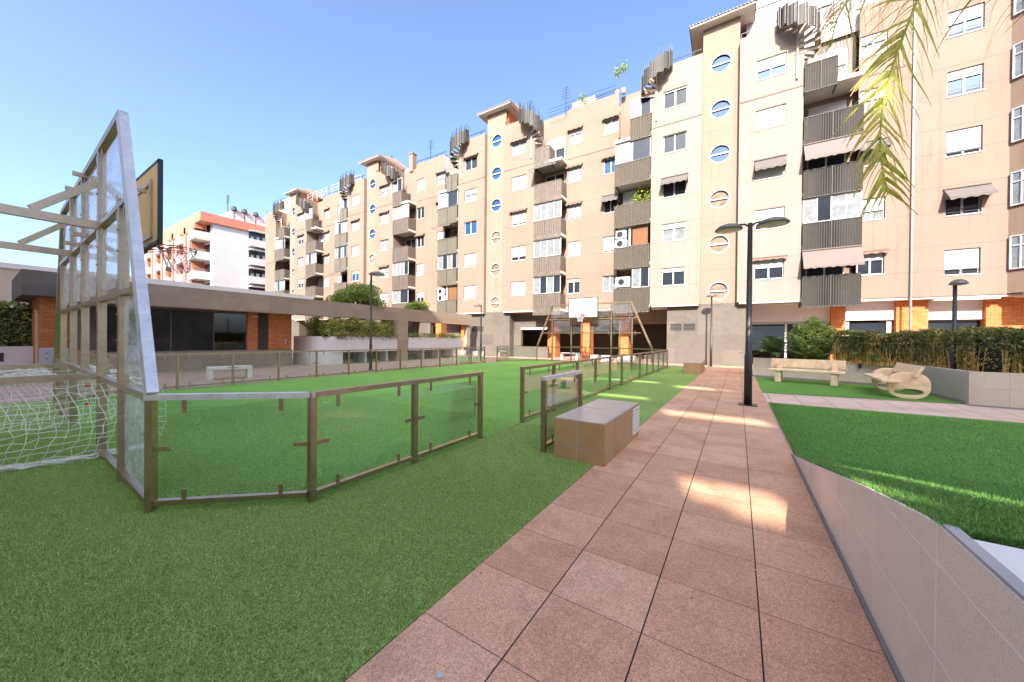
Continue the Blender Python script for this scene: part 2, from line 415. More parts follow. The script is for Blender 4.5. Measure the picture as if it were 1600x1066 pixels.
sky = nt.nodes.new('ShaderNodeTexSky'); sky.sky_type = 'NISHITA'; sky.sun_disc = False
sky.sun_elevation = R(SUN_EL); sky.sun_rotation = math.atan2(to_sun.x, to_sun.y)
sky.air_density = .7; sky.dust_density = 3.6; sky.ozone_density = 3.6
nt.links.new(sky.outputs[0], bg.inputs[0]); bg.inputs[1].default_value = .15
scene.view_settings.view_transform = 'Standard'; scene.view_settings.look = 'None'
scene.view_settings.gamma = 1; scene.view_settings.exposure = 1.88
scene.render.engine = 'CYCLES'
scene.cycles.max_bounces = 8; scene.cycles.transparent_max_bounces = 24

# ------------------------------------------------------------------ ground
def sheet(name, pts, z, mat, kind='structure'):
    o = MB().poly([(p[0], p[1], z) for p in pts]).build(name, mat); return tag(o, kind=kind)
sheet('ground', [(-260, -120), (160, -120), (160, 260), (-260, 260)], -.02, M['plaza'])
sheet('plaza', [(-30, -6), (14, -6), (14, 30), (-30, 30)], 0, M['plaza'])
TL, TR = -12.32, -1.33
# turf outside the court and the court turf with brighter light put into its colour: flat sheets, no overlap in plane
sheet('turf', [(TL, -6), (TR, -6), (TR, 20.6), (TL+1.3, 20.6), (TL, 19.4)], .004, M['turf'])
court = [(-3.9, .79), (-3.02, 1.58), (-3.02, 19.2), (-3.95, 20.0), (-11.1, 20.1), (-12.2, 18.6), (-12.2, 1.9), (-11.0, .93)]
sheet('court_turf', court, .008, M['turf_court_lit'])
sheet('path', [(TR, -6), (.565, -6), (.565, 22.9), (TR, 22.9)], .004, M['path'])
sheet('cross_path', [(.569, 9.87), (12, 10.45), (12, 13.4), (.569, 11.65)], .004, M['cross'])
sheet('upper_lawn', [(.569, 11.652), (4.45, 12.42), (4.30, 15.7), (.569, 16.75)], .008, M['turf_lawn'])
sheet('soil_strip', [(4.3, 12.1), (12, 11.2), (12, 11.75), (4.46, 12.415)], .01, M['speckle'])

# raised lawn mound on the right
def mz(u):
    pts = [(1.0, .775), (1.8, .775), (1.94, .755), (2.63, .62), (3.6, .41), (4.6, .19), (5.55, .012), (9.9, .012)]
    for (a, za), (b, zb) in zip(pts, pts[1:]):
        if u <= b: return za+(zb-za)*max(0, (u-a))/(b-a)
    return .012
def lawn_z(v, u): return mz(u)+.012*math.sin(v*2.1+u*1.7)*min(1, max(0, (6-u)/3))
mb = MB(); us = list(np.linspace(1.80, 5.6, 39))+list(np.linspace(6.0, 9.87, 10)); vs = list(np.linspace(.60, 14, 60)); nvs = len(vs)
for u in us:
    for v in vs: mb.v.append((v, u+ (.05*(v-.6) if u > 9.8 else 0), lawn_z(v, u)))
for i in range(len(us)-1):
    for j in range(nvs-1): a = i*nvs+j; mb.f.append((a, a+1, a+1+nvs, a+nvs))
tag(mb.build('lawn', M['turf_lawn'], smooth=True), kind='structure')

# retaining wall along the path
rw = empty('retaining_wall', (.565, 1.8, 0), 0, 'long low wall of large beige tiles rising along the right edge of the red path', 'wall')
def place(o, root):      # geometry given in world coordinates under an Empty with offset
    o.matrix_parent_inverse = root.matrix_world.inverted() if False else Matrix.Translation(-Vector(root.location)); return o
prof = [(-3.0, .775), (1.8, .775), (1.94, .755), (2.63, .62), (3.6, .41), (4.6, .19), (5.5, .004)]
mb = MB()
n = len(prof)
for x in (.585, .605):
    for (u, z) in prof: mb.v.append((x, u, z))
    for (u, z) in prof: mb.v.append((x, u, -.01))
for i in range(n-1):
    mb.f.append((i, n+i, n+i+1, i+1)); mb.f.append((2*n+i, 2*n+i+1, 3*n+i+1, 3*n+i)); mb.f.append((i, i+1, 2*n+i+1, 2*n+i))
mb.f.append((n-1, 2*n-1, 4*n-1, 3*n-1)); mb.f.append((0, 2*n, 3*n, n))
M['terrace_tile'] = wall_tile('terrace_wall_tile', (.80, .67, .53), (.88, .75, .60), 'YZ', (.655, .32), (-.147+.0, 0), (.92, .82, .70), .006)
place(mb.build('tile_face', M['terrace_tile'], rw), rw)
mb = MB().box(.567, .5845, -3, 5.5, .0, .022); place(mb.build('kerb', M['speckle'], rw), rw)
mb = MB().box(.59, .625, -3, 1.795, .776, .786); place(mb.build('metal_edge', M['zinc'], rw), rw)
mb = MB().box(.626, 14, -3, 1.74, .40, .775); place(mb.build('coping', M['coping'], rw), rw)

# ------------------------------------------------------------------ court fence
POST = .062
def fence(name, label, pts, H=.935, rail=True, group='glass and steel court fences', gap=()):
    """pts: list of (v,u) post positions; panels between consecutive posts"""
    root = empty(name, (pts[0][0], pts[0][1], 0), 0, label, 'fence', group)
    ox, oy = pts[0]
    P = [(p[0]-ox, p[1]-oy) for p in pts]
    for i, (x, y) in enumerate(P):
        j = i if i < len(P)-1 else i-1
        ang = math.atan2(P[j+1][1]-P[j][1], P[j+1][0]-P[j][0])
        dx, dy = math.cos(ang), math.sin(ang)
        mb = MB().bar((x, y, 0), (x, y, H-.046), POST, POST*.8, up=(dx, dy, 0))
        for zz in (.25, .68):      # bolt heads
            mb.bar((x+dy*.033, y-dx*.033, zz), (x+dy*.037, y-dx*.037, zz), .012, n=6)
        mb.build('post', M['steel'], root)
    for i in range(len(P)-1):
        a, b = Vector((*P[i], 0)), Vector((*P[i+1], 0)); d = (b-a).normalized(); L = (b-a).length; nrm = Vector((d.y, -d.x, 0))
        e = .0 
        zq = H-.023+.0018*(i % 2)
        MB().bar(a+Vector((0, 0, zq))-d*.03, b+Vector((0, 0, zq))+d*.03, .066-.004*(i % 2), .045).build('top_rail', M['steel_glare'] if i == 0 and 'near' in label else M['steel'], root)
        MB().bar(a+Vector((0, 0, .075))+d*.033, b+Vector((0, 0, .075))-d*.033, .05, .04).build('bottom_rail', M['steel'], root)
        g0, g1 = a+d*.085, b-d*.085; zz0, zz1 = .125, H-.105
        t = nrm*.004
        mb = MB(); i0 = len(mb.v)
        for s_ in (-1, 1):
            for p, z in ((g0, zz0), (g1, zz0), (g1, zz1), (g0, zz1)): mb.v.append(tuple(p+t*s_+Vector((0, 0, z))))
        mb.f += [(0, 1, 2, 3), (7, 6, 5, 4), (0, 4, 5, 1), (1, 5, 6, 2), (2, 6, 7, 3), (3, 7, 4, 0)]
        mb.build('glass_panel', M['glass'], root)
        # clips: two top, two bottom, one each side
        for k in (.2, .8):
            c = a+d*L*k
            MB().bar(c+nrm*.009+Vector((0, 0, H-.046)), c+nrm*.009+Vector((0, 0, H-.15)), .032, .008, up=tuple(nrm)).bar(c+nrm*.012+Vector((0, 0, H-.135)), c+nrm*.024+Vector((0, 0, H-.135)), .016, n=8).build('clip', M['steel'], root)
            MB().bar(c+nrm*.009+Vector((0, 0, .095)), c+nrm*.009+Vector((0, 0, .175)), .032, .008, up=tuple(nrm)).bar(c+nrm*.012+Vector((0, 0, .16)), c+nrm*.024+Vector((0, 0, .16)), .016, n=8).build('clip', M['steel'], root)
        for c0, sg in ((a, 1), (b, -1)):
            MB().bar(c0+d*sg*.03+nrm*.010+Vector((0, 0, .5)), c0+d*sg*.14+nrm*.010+Vector((0, 0, .5)), .008, .034).bar(c0+d*sg*.125+nrm*.012+Vector((0, 0, .5)), c0+d*sg*.125+nrm*.024+Vector((0, 0, .5)), .016, n=8).build('clip', M['steel'], root)
    return root
S = 1.19
fence('glass_fence', 'near glass fence with slanted first panel, nearest the camera on the green turf', [(-3.9, .79), (-3.02, 1.58), (-3.02, 2.70), (-3.02, 3.88)])
fence('glass_fence', 'short single glass panel standing beside the near brown tiled box', [(-2.01, 3.86), (-2.01, 5.04)])
fence('glass_fence', 'long straight glass fence along the side of the court next to the red path', [(-3.02, 5.02+S*k) for k in range(13)]+[(-3.9, 20.0)])
fence('glass_fence', 'glass fence along the far left side of the court in front of the pavilion', [(-11.0, .93), (-12.2, 1.76)]+[(-12.2, 2.95+S*k) for k in range(12)])
fence('glass_fence', 'short glass fence at the far left corner beyond the opening in the side fence', [(-12.2, 17.3), (-12.2, 18.5), (-11.0, 20.07)])

# ------------------------------------------------------------------ goal frames with rails
def goal_frame(label, y0, slope, face, near):
    """v positions; plane u = y0+slope*(-3.9-v); face=+1 court is towards +u"""
    def Y(v): return y0+slope*(-3.9-v)
    root = empty('football_goal', (-3.9, y0, 0), 0, label, 'football goal', 'steel goal frames at the ends of the court')
    ox, oy = -3.9, y0
    def P(v, z, du=0): return Vector((v-ox, Y(v)-oy+du, z))
    H1, H2, H3, HT = .935, 1.80, 2.64, 3.52
    MB().bar(P(-3.90, H1), P(-5.03, HT), .10, .07, up=(0, 1, 0)).build('sloping_post', M['steel_glare'] if near else M['steel'], root)
    MB().bar(P(-11.0, H1), P(-9.9, HT), .10, .07, up=(0, 1, 0)).build('sloping_post', M['steel'], root)
    MB().bar(P(-5.0, HT), P(-9.93, HT), .07, .07).build('top_rail', M['steel'], root)
    for z, a, b in ((H3, -4.72, -10.15), (H2, -4.5, -10.5), (H1-.02, -3.93, -10.97), (.075, -3.93, -10.97)):
        if z == .075:
            for aa, bb in ((-3.93, -6.09), (-8.64, -10.97)): MB().bar(P(aa, z), P(bb, z), .055, .045).build('rail', M['steel'], root)
        else: MB().bar(P(a, z), P(b, z), .065, .05).build('rail', M['steel'], root)
    for v, zt in ((-4.96, H3), (-6.13, HT), (-7.4, HT), (-8.6, HT), (-9.9, H3)):
        zb = 0 if v != -7.4 else H1
        mb = MB().bar(P(v, zb), P(v, zt-.03), .07, .07, up=(0, 1, 0))
        for z in (.45, .8, 1.35, 1.6, 2.2, 2.4, 3.0):
            if zb < z < zt: mb.bar(P(v, z, -.036), P(v, z, -.046), .018, n=6)
        mb.build('post', M['steel'], root)
    # clear panels with clips
    vs = [-4.96, -6.13, -7.4, -8.6, -9.9]
    def panel(q):
        mb = MB(); n = len(q)
        for du in (-.004, .004):
            for v, z in q: mb.v.append(tuple(P(v, z, du)))
        mb.f += [tuple(range(n)), tuple(range(n, 2*n))[::-1]]+[(k, n+k, n+(k+1) % n, (k+1) % n) for k in range(n)]
        mb.build('clear_panel', M['plastic' if near else 'plastic_far'], root)
    for a, b in zip(vs, vs[1:]):
        for z0, z1 in ((H2, H3), (H3, HT)):
            if z0 == H3 and a == -4.96: panel([(-5.12, HT-.12), (-4.87, H3+.1), (b+.09, H3+.1), (b+.09, HT-.12)]); continue
            if z0 == H3 and b == -9.9: panel([(a-.09, HT-.12), (a-.09, H3+.1), (-10.02, H3+.1), (-9.83, HT-.12)]); continue
            panel([(a-.09, z1-.08), (a-.09, z0+.08), (b+.09, z0+.08), (b+.09, z1-.08)])
    if near:
        panel([(-4.0, .86), (-4.0, .14), (-4.86, .14), (-4.86, .86)]); 
        panel([(-4.50, H2-.08), (-4.25, H1+.1), (-4.86, H1+.1), (-4.86, H2-.08)])
    for v in vs:
        for z in (H2, H3, HT):
            if v in (-4.96, -9.9) and z == HT: continue
            for dv in (-.16, .16):
                for dz in (-.1, .1):
                    if z == HT and dz > 0: continue
                    MB().bar(P(v+dv, z+dz*.3, -.02*face), P(v+dv, z+dz*1.25, -.02*face), .03, .008, up=(0, 1, 0)).build('clip', M['steel'], root)
    # arms going back from the frame with braces and rear legs
    for v in (-6.13, -8.6):
        du = -1.75*face
        MB().bar(P(v, H3), P(v, H3, du), .06, .09).build('back_arm', M['steel'], root)
        MB().bar(P(v, H1-.0), P(v, H1, du), .06, .07).build('back_arm', M['steel'], root)
        MB().bar(P(v+.005, 3.12, -.04*face), P(v+.005, H3+.05, -.48*face), .045, .07).build('brace', M['steel'], root)
        MB().bar(P(v, 0, du), P(v, H3+.04, du), .065, .065, up=(0, 1, 0)).build('rear_leg', M['steel'], root)
    # arms through the frame carrying the board
    for v in (-7.15, -7.95):
        for zz in (HT-.06, H3+.05): MB().bar(P(v, zz, -.13*face), P(v, zz, .54*face), .04, .05).build('board_arm', M['steel'], root)
    mb = MB()
    for v in (-7.0, -8.2): mb.bar(P(v, 2.78, .56*face), P(v, 3.6, .56*face), .04, .04, up=(0, 1, 0))
    for z in (2.8, 3.56): mb.bar(P(-6.98, z, .56*face), P(-8.22, z, .56*face), .04, .04)
    mb.build('board_bracket', M['steel'], root)
    return root
goal_frame('near steel goal frame rising above the turf at the left edge, seen from behind', .79, .02, 1, True)
goal_frame('far steel goal frame with sloping sides in front of the orange brick pillars', 20.0, .01, -1, False)

def hoop(label, y0, face, near):
    root = empty('basketball_hoop', (-7.6, y0, 0), 0 if face > 0 else PI, label, 'basketball hoop', 'basketball hoops on the goal frames')
    W, Z0, Z1 = .88, 2.70, 3.80
    if near: MB().box(-W, W, -.02, 0, Z0, Z1).build('backboard_back', M['ply'], root)
    MB().box(-W, W, .001, .02, Z0, Z1).build('backboard', M['white_board'], root)
    mb = MB()
    for a, b, c, d in ((-W-.02, W+.02, Z1-.02, Z1+.025), (-W-.02, W+.02, Z0-.025, Z0+.02), (-W-.021, -W+.03, Z0-.026, Z1+.026), (W-.03, W+.021, Z0-.026, Z1+.026)): mb.box(a, b, -.022, .026, c, d)
    for a, b, c, d in ((-.30, .30, 3.23, 3.285), (-.30, .30, 2.84, 2.89), (-.30, -.25, 2.89, 3.23), (.25, .30, 2.89, 3.23)): mb.box(a, b, .0205, .024, c, d)
    mb.build('board_border', M['black'], root)
    zr = 2.80; cy = .40; r = .225
    mb = MB(); pts = [(r*math.cos(2*PI*k/28), cy+r*math.sin(2*PI*k/28), zr) for k in range(29)]
    mb.path(pts, .009, 6); mb.path([(p[0]*1.0, p[1], zr-.03) for p in pts], .007, 6)
    mb.bar((-.1, .02, zr-.01), (-.17, cy-.13, zr), .02); mb.bar((.1, .02, zr-.01), (.17, cy-.13, zr), .02)
    mb.bar((-.16, .03, zr-.12), (-.2, cy-.05, zr-.02), .014); mb.bar((.16, .03, zr-.12), (.2, cy-.05, zr-.02), .014); mb.box(-.13, .13, .021, .035, zr-.16, zr+.03)
    mb.build('rim', M['red_rim'], root)
    mb = MB(); N = 12; rows = [(0, r), (.09, r*.86), (.18, r*.7), (.27, r*.6), (.36, r*.58)]
    for q in range(4):
        for k in range(N):
            for sgn in (-1, 1):
                a0 = 2*PI*(k+.5*(q % 2))/N; a1 = a0+sgn*PI/N
                j = lambda: random.uniform(-.012, .012)
                z0, r0 = rows[q]; z1, r1 = rows[q+1]
                mb.bar((r0*math.cos(a0), cy+r0*math.sin(a0), zr-.02-z0), (r1*math.cos(a1)+j(), cy+r1*math.sin(a1)+j(), zr-.02-z1), .009, n=4)
    mb.build('net', M['net_mixed'], root)
    return root
hoop('near basketball backboard seen from behind with bare plywood, red rim and ragged net', 1.44, 1, True)
hoop('white basketball backboard with black border and orange rim at the far end of the court', 19.36, -1, False)

# goal net, loosely hung
def goal_net():
    root = empty('goal_net', (-6.13, -.2, 0), 0, 'white knotted goal net hanging slack inside the near steel frame', 'goal net')
    def sheetnet(fn, nu, nv, name, r=.0034):
        mb = MB(); g = [[Vector(fn(i/nu, j/nv)) for j in range(nv+1)] for i in range(nu+1)]
        for i in range(nu+1):
            for j in range(nv+1):
                g[i][j] += Vector((random.gauss(0, .008), random.gauss(0, .012), random.gauss(0, .010)))
        for i in range(nu+1): mb.path(g[i], r, 4)
        for j in range(nv+1): mb.path([g[i][j] for i in range(nu+1)], r, 4)
        o = mb.build(name, M['net_white'], root); return g
    x0 = 0
    def side(v0, bul):
        def f(a, b):          # a along u, b down
            u = -1.3+a*2.75; z = .9-(.88)*b - .10*math.sin(PI*a)*(1-b)
            return (v0+bul*math.sin(PI*b)*.5+.05*math.sin(a*9), u+.10*math.sin(b*3), max(z, .015+.01*math.sin(a*30)))
        return f
    g = sheetnet(side(0, .28), 32, 11, 'net_side')
    mb = MB()
    for dz in (0, .018, .034):
        mb.path([Vector(g[i][11])+Vector((random.gauss(0, .012), random.gauss(0, .01), dz+.01)) for i in range(33)], .012, 5)
    mb.build('hem_rope', M['net_white'], root)
    g = sheetnet(side(-2.45, -.2), 32, 11, 'net_side')
    def top(a, b):
        v = -2.45*b; u = -1.3+a*2.1
        return (v, u, .90-.30*math.sin(PI*b)**.7*math.sin(PI*min(1, a*1.1+.05)))
    sheetnet(top, 19, 22, 'net_top')
    def inner(a, b):
        v = .05-2.45*a; return (v, 1.25+.35*math.sin(PI*a)+.1*b, .62*(1-b)+.02+.25*abs(2*a-1)**3*(1-b))
    g = sheetnet(inner, 22, 6, 'net_front')
    mb = MB()
    for dz in (0, .02, .04): mb.path([Vector(g[i][0])+Vector((random.gauss(0, .014), random.gauss(0, .014), dz)) for i in range(23)], .013, 5)
    for k in range(14):
        a = random.random()*.5
        mb.path([(-.1-a*.3+random.gauss(0, .05), .3-a+random.gauss(0, .03)+q*.12, .90+random.gauss(0, .02)) for q in range(5)], .005, 4)
    mb.build('hem_rope', M['net_white'], root)
    for (v, u, z) in ((.02, .93, .84), (.02, .93, .62), (.02, .97, .04), (-.3, .95, .92)): MB().box(v-.02, v+.02, u-.02, u+.02, z-.02, z+.02).build('net_clip', M['plate'], root)
goal_net()

# ------------------------------------------------------------------ brown tiled boxes
def tiled_box(label, x0, x1, y0, y1, h, grille=True):
    root = empty('tiled_box', ((x0+x1)/2, (y0+y1)/2, 0), 0, label, 'utility box', 'brown tiled boxes beside the path')
    W, L = (x1-x0)/2, (y1-y0)/2; g = .006
    mb = MB(); s1 = [-W, -W+W, W]; z = [.0, .24, h]
    for a, b in ((-W, -.02), (-.02+.0, W)):
        for c, d in ((0, .17), (.17, h)): mb.box(a+g, b-g, -L, -L+.02, c+g, d-g); mb.box(a+g, b-g, L-.02, L, c+g, d-g)
    cuts = list(np.linspace(-L, L, 5))
    for a, b in zip(cuts, cuts[1:]):
        for c, d in ((0, .17), (.17, h)):
            mb.box(-W, -W+.02, a+g, b-g, c+g, d-g)
            if grille and b > L-.01: continue
            mb.box(W-.02, W, a+g, b-g, c+g, d-g)
    if grille: mb.box(W-.02, W, cuts[3]+g, L-g, 0, .10); mb.box(W-.02, W, cuts[3]+g, L-g, h-.04, h-g); mb.box(W-.02, W, cuts[3]+g, cuts[3]+.04, .1, h-.04); mb.box(W-.02, W, L-.04, L-g, .1, h-.04)
    mb.build('tiles', M['box_tile'], root)
    mb = MB().box(-W+.006, W-.006, -L+.006, L-.006, 0, h-.004); 
    mb.build('grout', M['white_wall'], root)
    mb = MB()
    for a, b in ((-W, W),):
        for c, d in ((-L, 0), (0, L)): mb.box(a+.006, b-.006, c+g, d-g, h-.003, h+.006)
    mb.build('top_slab', M['box_top'], root)
    if grille:
        mb = MB(); a, b = cuts[3]+.04, L-.04
        for q in range(7): zz = .12+q*(h-.18)/6; mb.box(W-.012, W+.004, a+.01, b-.01, zz, zz+.02)
        mb.box(W-.005, W+.012, a-.012, a+.008, .08, h-.03); mb.box(W-.005, W+.012, b-.008, b+.012, .08, h-.03); mb.box(W-.005, W+.012, a, b, .08, .10); mb.box(W-.005, W+.012, a, b, h-.05, h-.03)
        mb.build('vent_grille', M['vent_paint'], root)
M['vent_paint'] = plain('vent_paint', (.84, .76, .64), .5, var=.05)
M['box_top'] = plain('box_top_tile', (.52, .41, .33), .35, var=.15, scale=6)
tiled_box('large brown tiled box with a white vent grille beside the path in the foreground', -1.83, -1.22, 3.78, 5.37, .47)
tiled_box('far small brown tiled box at the end of the red path near the building', -1.93, -1.29, 16.35, 18.4, .47, False)

# ------------------------------------------------------------------ street lamps
def lamp_head(root, x, y, z, r, tilt=0):
    mb = MB().lathe([(.03, z+.12), (r*.35, z+.115), (r*.75, z+.075), (r, z+.01), (r*1.0, z-.012), (r*.9, z-.014)], x, y, 22); mb.build('lamp_shade', M['lamp_head'], root, smooth=True)
    MB().lathe([(r*.85, z-.016), (r*.8, z-.03), (r*.3, z-.045)], x, y, 20).build('lens', M['lamp_lens'], root, smooth=True)
def pole(root, h, r0=.055, r1=.035, base=.16):
    MB().path([(0, 0, 0), (0, 0, 1.1), (0, 0, 1.12), (0, 0, h)], [r0*1.25, r0*1.2, r0, r1], 12).build('pole', M['lamp_dark'], root, smooth=True)
    MB().box(-base, base, -base, base, 0, .02).build('base_plate', M['lamp_dark'], root)
r_ = empty('street_lamp', (.19, 9.27, 0), 0, 'tall dark lamp post with two round shades, standing on the right edge of the path', 'street lamp')
pole(r_, 3.98, .062, .045, .17)
for sg, r in ((-1, .27), (1, .29)):
    MB().path([(0, 0, 3.9), (sg*.1, 0, 3.97), (sg*.28, 0, 3.99)], .022, 8).build('arm', M['lamp_dark'], r_)
    lamp_head(r_, sg*.40, 0, 3.90, r)
def single(label, x, y, h, dx, dy, r=.25):
    o = empty('street_lamp', (x, y, 0), 0, label, 'street lamp', 'single headed lamp posts')
    pole(o, h, .05, .038, .1)
    if dx or dy: MB().path([(0, 0, h-.04), (dx*.5, dy*.5, h+.02), (dx, dy, h)], .02, 8).build('arm', M['lamp_dark'], o)
    lamp_head(o, dx, dy, h-.03, r)
single('slim dark lamp post with one shade in front of the granite stair tower', -1.24, 21.9, 3.86, 0, 0, .26)
single('dark lamp post in front of the planters with its shade hanging over to the right', -13.35, 9.45, 4.1, .45, -.05, .32)
single('short lamp post by the end of the pavilion roof with its shade turned left', -13.6, 17.5, 3.5, -.3, 0, .24)
single('lamp post rising behind the hedge on the right with a mushroom shade', 4.75, 14.0, 2.98, 0.06, 0, .17)

# ------------------------------------------------------------------ concrete benches
b = empty('bench', (1.9, 15.2, 0), math.atan2(-.35, 1.6), 'long cast concrete bench with a backrest in front of the pale planter wall', 'bench')
for sx in (-.72, .72):
    MB().box(sx-.09, sx+.09, -.22, .22, 0, .38).build('leg', M['concrete'], b, bevel=.025)
    MB().prism([(sx-.08, .1), (sx+.08, .1), (sx+.08, .24), (sx-.08, .24)], .381, .66).build('back_post', M['concrete'], b, bevel=.03)
MB().box(-.98, .98, -.26, .16, .385, .46).build('seat', M['concrete'], b, bevel=.015)
MB().box(-.98, .98, .243, .30, .50, .80).build('backrest', M['concrete'], b, bevel=.015)

def ring_pts(w, h, n=36, p=2.6):
    out = []
    for k in range(n):
        a = 2*PI*k/n; c, s_ = math.cos(a), math.sin(a)
        out.append((w/2*math.copysign(abs(c)**(2/p), c), h/2+h/2*math.copysign(abs(s_)**(2/p), s_)))
    return out
def oval_ring(mb, y0, y1, w, h, wi, hi, zi, n=40):
    A = ring_pts(w, h, n); B = [(x*wi/w, zi+(z-h/2)*hi/h) for x, z in ring_pts(w, h, n)]
    i = len(mb.v)
    for y in (y0, y1):
        mb.v += [(x, y, z) for x, z in A]; mb.v += [(x, y, z) for x, z in B]
    for k in range(n):
        q = (k+1) % n
        mb.f.append((i+k, i+q, i+n+q, i+n+k)); mb.f.append((i+2*n+k, i+3*n+k, i+3*n+q, i+2*n+q))
        mb.f.append((i+k, i+2*n+k, i+2*n+q, i+q)); mb.f.append((i+n+k, i+n+q, i+3*n+q, i+3*n+k))
lb = empty('ring_bench', (3.62, 13.35, 0), R(-4), 'sculptural concrete seat with two oval ring legs on the upper lawn by the wall corner', 'bench')
for y in (-.62, 1.15):
    mb = MB(); oval_ring(mb, y-.06, y+.06, .74, .66, .50, .15, .17); mb.build('ring_leg', M['concrete'], lb, smooth=False, bevel=.02)
MB().box(-.52, -.16, -.92, 1.3, .40, .47).build('seat', M['concrete'], lb, bevel=.015)
mb = MB(); a, bb = Vector((.08, 0, .56)), Vector((.20, 0, .82)); d = (bb-a).normalized(); nn = Vector((d.z, 0, -d.x))*.035
mb.v = [tuple(p+Vector((0, y, 0))) for y in (-.85, 1.25) for p in (a-nn, a+nn, bb+nn, bb-nn)]
mb.f = [(0, 1, 2, 3), (7, 6, 5, 4), (0, 4, 5, 1), (1, 5, 6, 2), (2, 6, 7, 3), (3, 7, 4, 0)]
mb.build('backrest', M['concrete'], lb, bevel=.012)

def portal_bench(label, x, y, rz, L=1.15, h=.41, d=.38, mat='concrete_pale'):
    o = empty('concrete_bench', (x, y, 0), rz, label, 'bench', 'plain concrete benches beyond the court')
    MB().box(-L/2, L/2, -d/2, d/2, h-.10, h).build('seat', M[mat], o, bevel=.01)
    for s_ in (-1, 1): MB().box(s_*(L/2-.001)-(.13 if s_ > 0 else 0), s_*(L/2-.001)+(0 if s_ > 0 else .13), -d/2+.001, d/2-.001, 0, h-.102).build('leg', M[mat], o)
    return o
portal_bench('pale concrete bench like a low portal in front of the pavilion base', -14.1, 4.7, R(80))
portal_bench('pale concrete bench at the far left corner of the court by the small lamp', -13.6, 15.9, R(80))

# ------------------------------------------------------------------ planter wall on the right with plants
pw = empty('planter_wall', (.5, 16.85, 0), 0, 'pale tiled planter wall bending around the upper lawn on the right', 'wall')
PA, PB, PC, PD = (.5, 16.88), (4.25, 15.8), (4.45, 12.42), (13.5, 11.6)
def strip_wall(a, b, z0, z1, th, mat, name, flip=1):
    a, b = Vector((*a, 0)), Vector((*b, 0)); d = (b-a).normalized(); n_ = Vector((-d.y, d.x, 0))*flip
    mb = MB(); q = [a, b, b+n_*th, a+n_*th]
    mb.prism([(p.x, p.y) for p in q], z0, z1); o = mb.build(name, mat, pw); place(o, pw); return o
strip_wall(PA, PB, .0, .75, .18, M['planter_tile'], 'wall_face')
strip_wall(PB, PC, .0, .748, .18, M['planter_tile_shaded'], 'wall_face')
strip_wall((PC[0]+.002, PC[1]), PD, .0, .752, .18, M['planter_tile'], 'wall_face')
mb = MB(); 
for a, b in ((PA, PB), (PB, PC)):
    a, b = Vector((*a, 0)), Vector((*b, 0)); d = (b-a).normalized(); n_ = Vector((-d.y, d.x, 0)); mb.prism([(p.x, p.y) for p in (a-n_*.05, b-n_*.05, b-n_*.003, a-n_*.003)], 0, .07)
place(mb.build('plinth', M['speckle'], pw), pw)
tag(MB().prism([(.6, 17.05), (4.45, 15.95), (4.65, 12.62), (13.4, 11.8), (13.4, 17.5), (.6, 18.5)], .3, .68).build('planter_soil', M['soil']), kind='structure')
o = MB().box(3.35, 3.42, 15.93, 16.0, .55, .70)
place(o.build('wall_light', M['rail_dark'], pw), pw)

def hedge_pts(poly_fn, n): return poly_fn(n)
# long mixed hedge following the wall C-D and B-C
hd = empty('hedge', (4.7, 12.8, .68), 0, 'long clipped hedge, green above and yellow bare stems below, behind the right wall', 'hedge')
def hedge_path(t):   # centre line, t in 0..1, from behind cycads to the right edge
    pts = [(3.0, 16.75), (5.05, 15.6), (5.35, 13.5), (7.0, 12.85), (11, 12.4)]
    L = [0]
    for a, b in zip(pts, pts[1:]): L.append(L[-1]+math.dist(a, b))
    x = t*L[-1]
    for k in range(len(pts)-1):
        if x <= L[k+1]:
            q = (x-L[k])/(L[k+1]-L[k]); a, b = pts[k], pts[k+1]
            dx, dy = (b[0]-a[0])/(L[k+1]-L[k]), (b[1]-a[1])/(L[k+1]-L[k])
            return a[0]+(b[0]-a[0])*q, a[1]+(b[1]-a[1])*q, dx, dy
    return (*pts[-1], 1, 0)
V = []; V2 = []
P = []; N = []
for i in range(42000):
    t = rng.random(); x, y, dx, dy = hedge_path(t)
    a = rng.random(); top = 1.04+.05*math.sin(t*37)+.04*math.sin(t*91)
    if a < .35: z = top+rng.normal()*.03; o_ = rng.uniform(-.5, .5)
    else: z = top*(1-rng.random()**1.3*.85); o_ = rng.choice([-1, 1])*(.5+rng.normal()*.05)
    if z < .35 and rng.random() < .4: continue
    P.append((x-dy*o_, y+dx*o_, z+.66)); 
for cx_, cy_ in ((5.05, 15.6), (5.35, 13.5), (7.0, 12.85)):
    for i in range(1800):
        a = rng.random()*6.28; P.append((cx_+math.cos(a)*(.53+rng.normal()*.04), cy_+math.sin(a)*(.53+rng.normal()*.04), .72+1.0*rng.random()**.7))
P = np.array(P)
# holes: clumps
nz = np.sin(P[:, 0]*5.1+P[:, 1]*3.3)+np.sin(P[:, 2]*7+P[:, 0]*2.7)+np.sin(P[:, 1]*6.3)
keep = (nz > -1.7) | (P[:, 2] > 1.5)
P = P[keep]; off = np.array([4.7, 12.8, .68])
quads_np('foliage', leaves(P-off, .075, .5), M['hedge_mixed'], hd)
mb = MB()
for i in range(1000):
    t = rng.random(); x, y, dx, dy = hedge_path(t); o_ = rng.choice([-1, 1], p=[.8, .2])*(-1)*rng.uniform(.3, .52)*-1
    o_ = -abs(o_) if rng.random() < .8 else abs(o_)
    x0, y0 = x-dy*o_*-1, y+dx*o_*-1
    x0, y0 = x+dy*abs(o_), y-dx*abs(o_)
    h = rng.uniform(.25, .75); mb.path([(x0-off[0], y0-off[1], -.02), (x0-off[0]+rng.normal()*.05, y0-off[1]+rng.normal()*.04, h)], [.011, .005], 4)
mb.build('stems', M['stem'], hd)
mb = MB(); N_ = 30
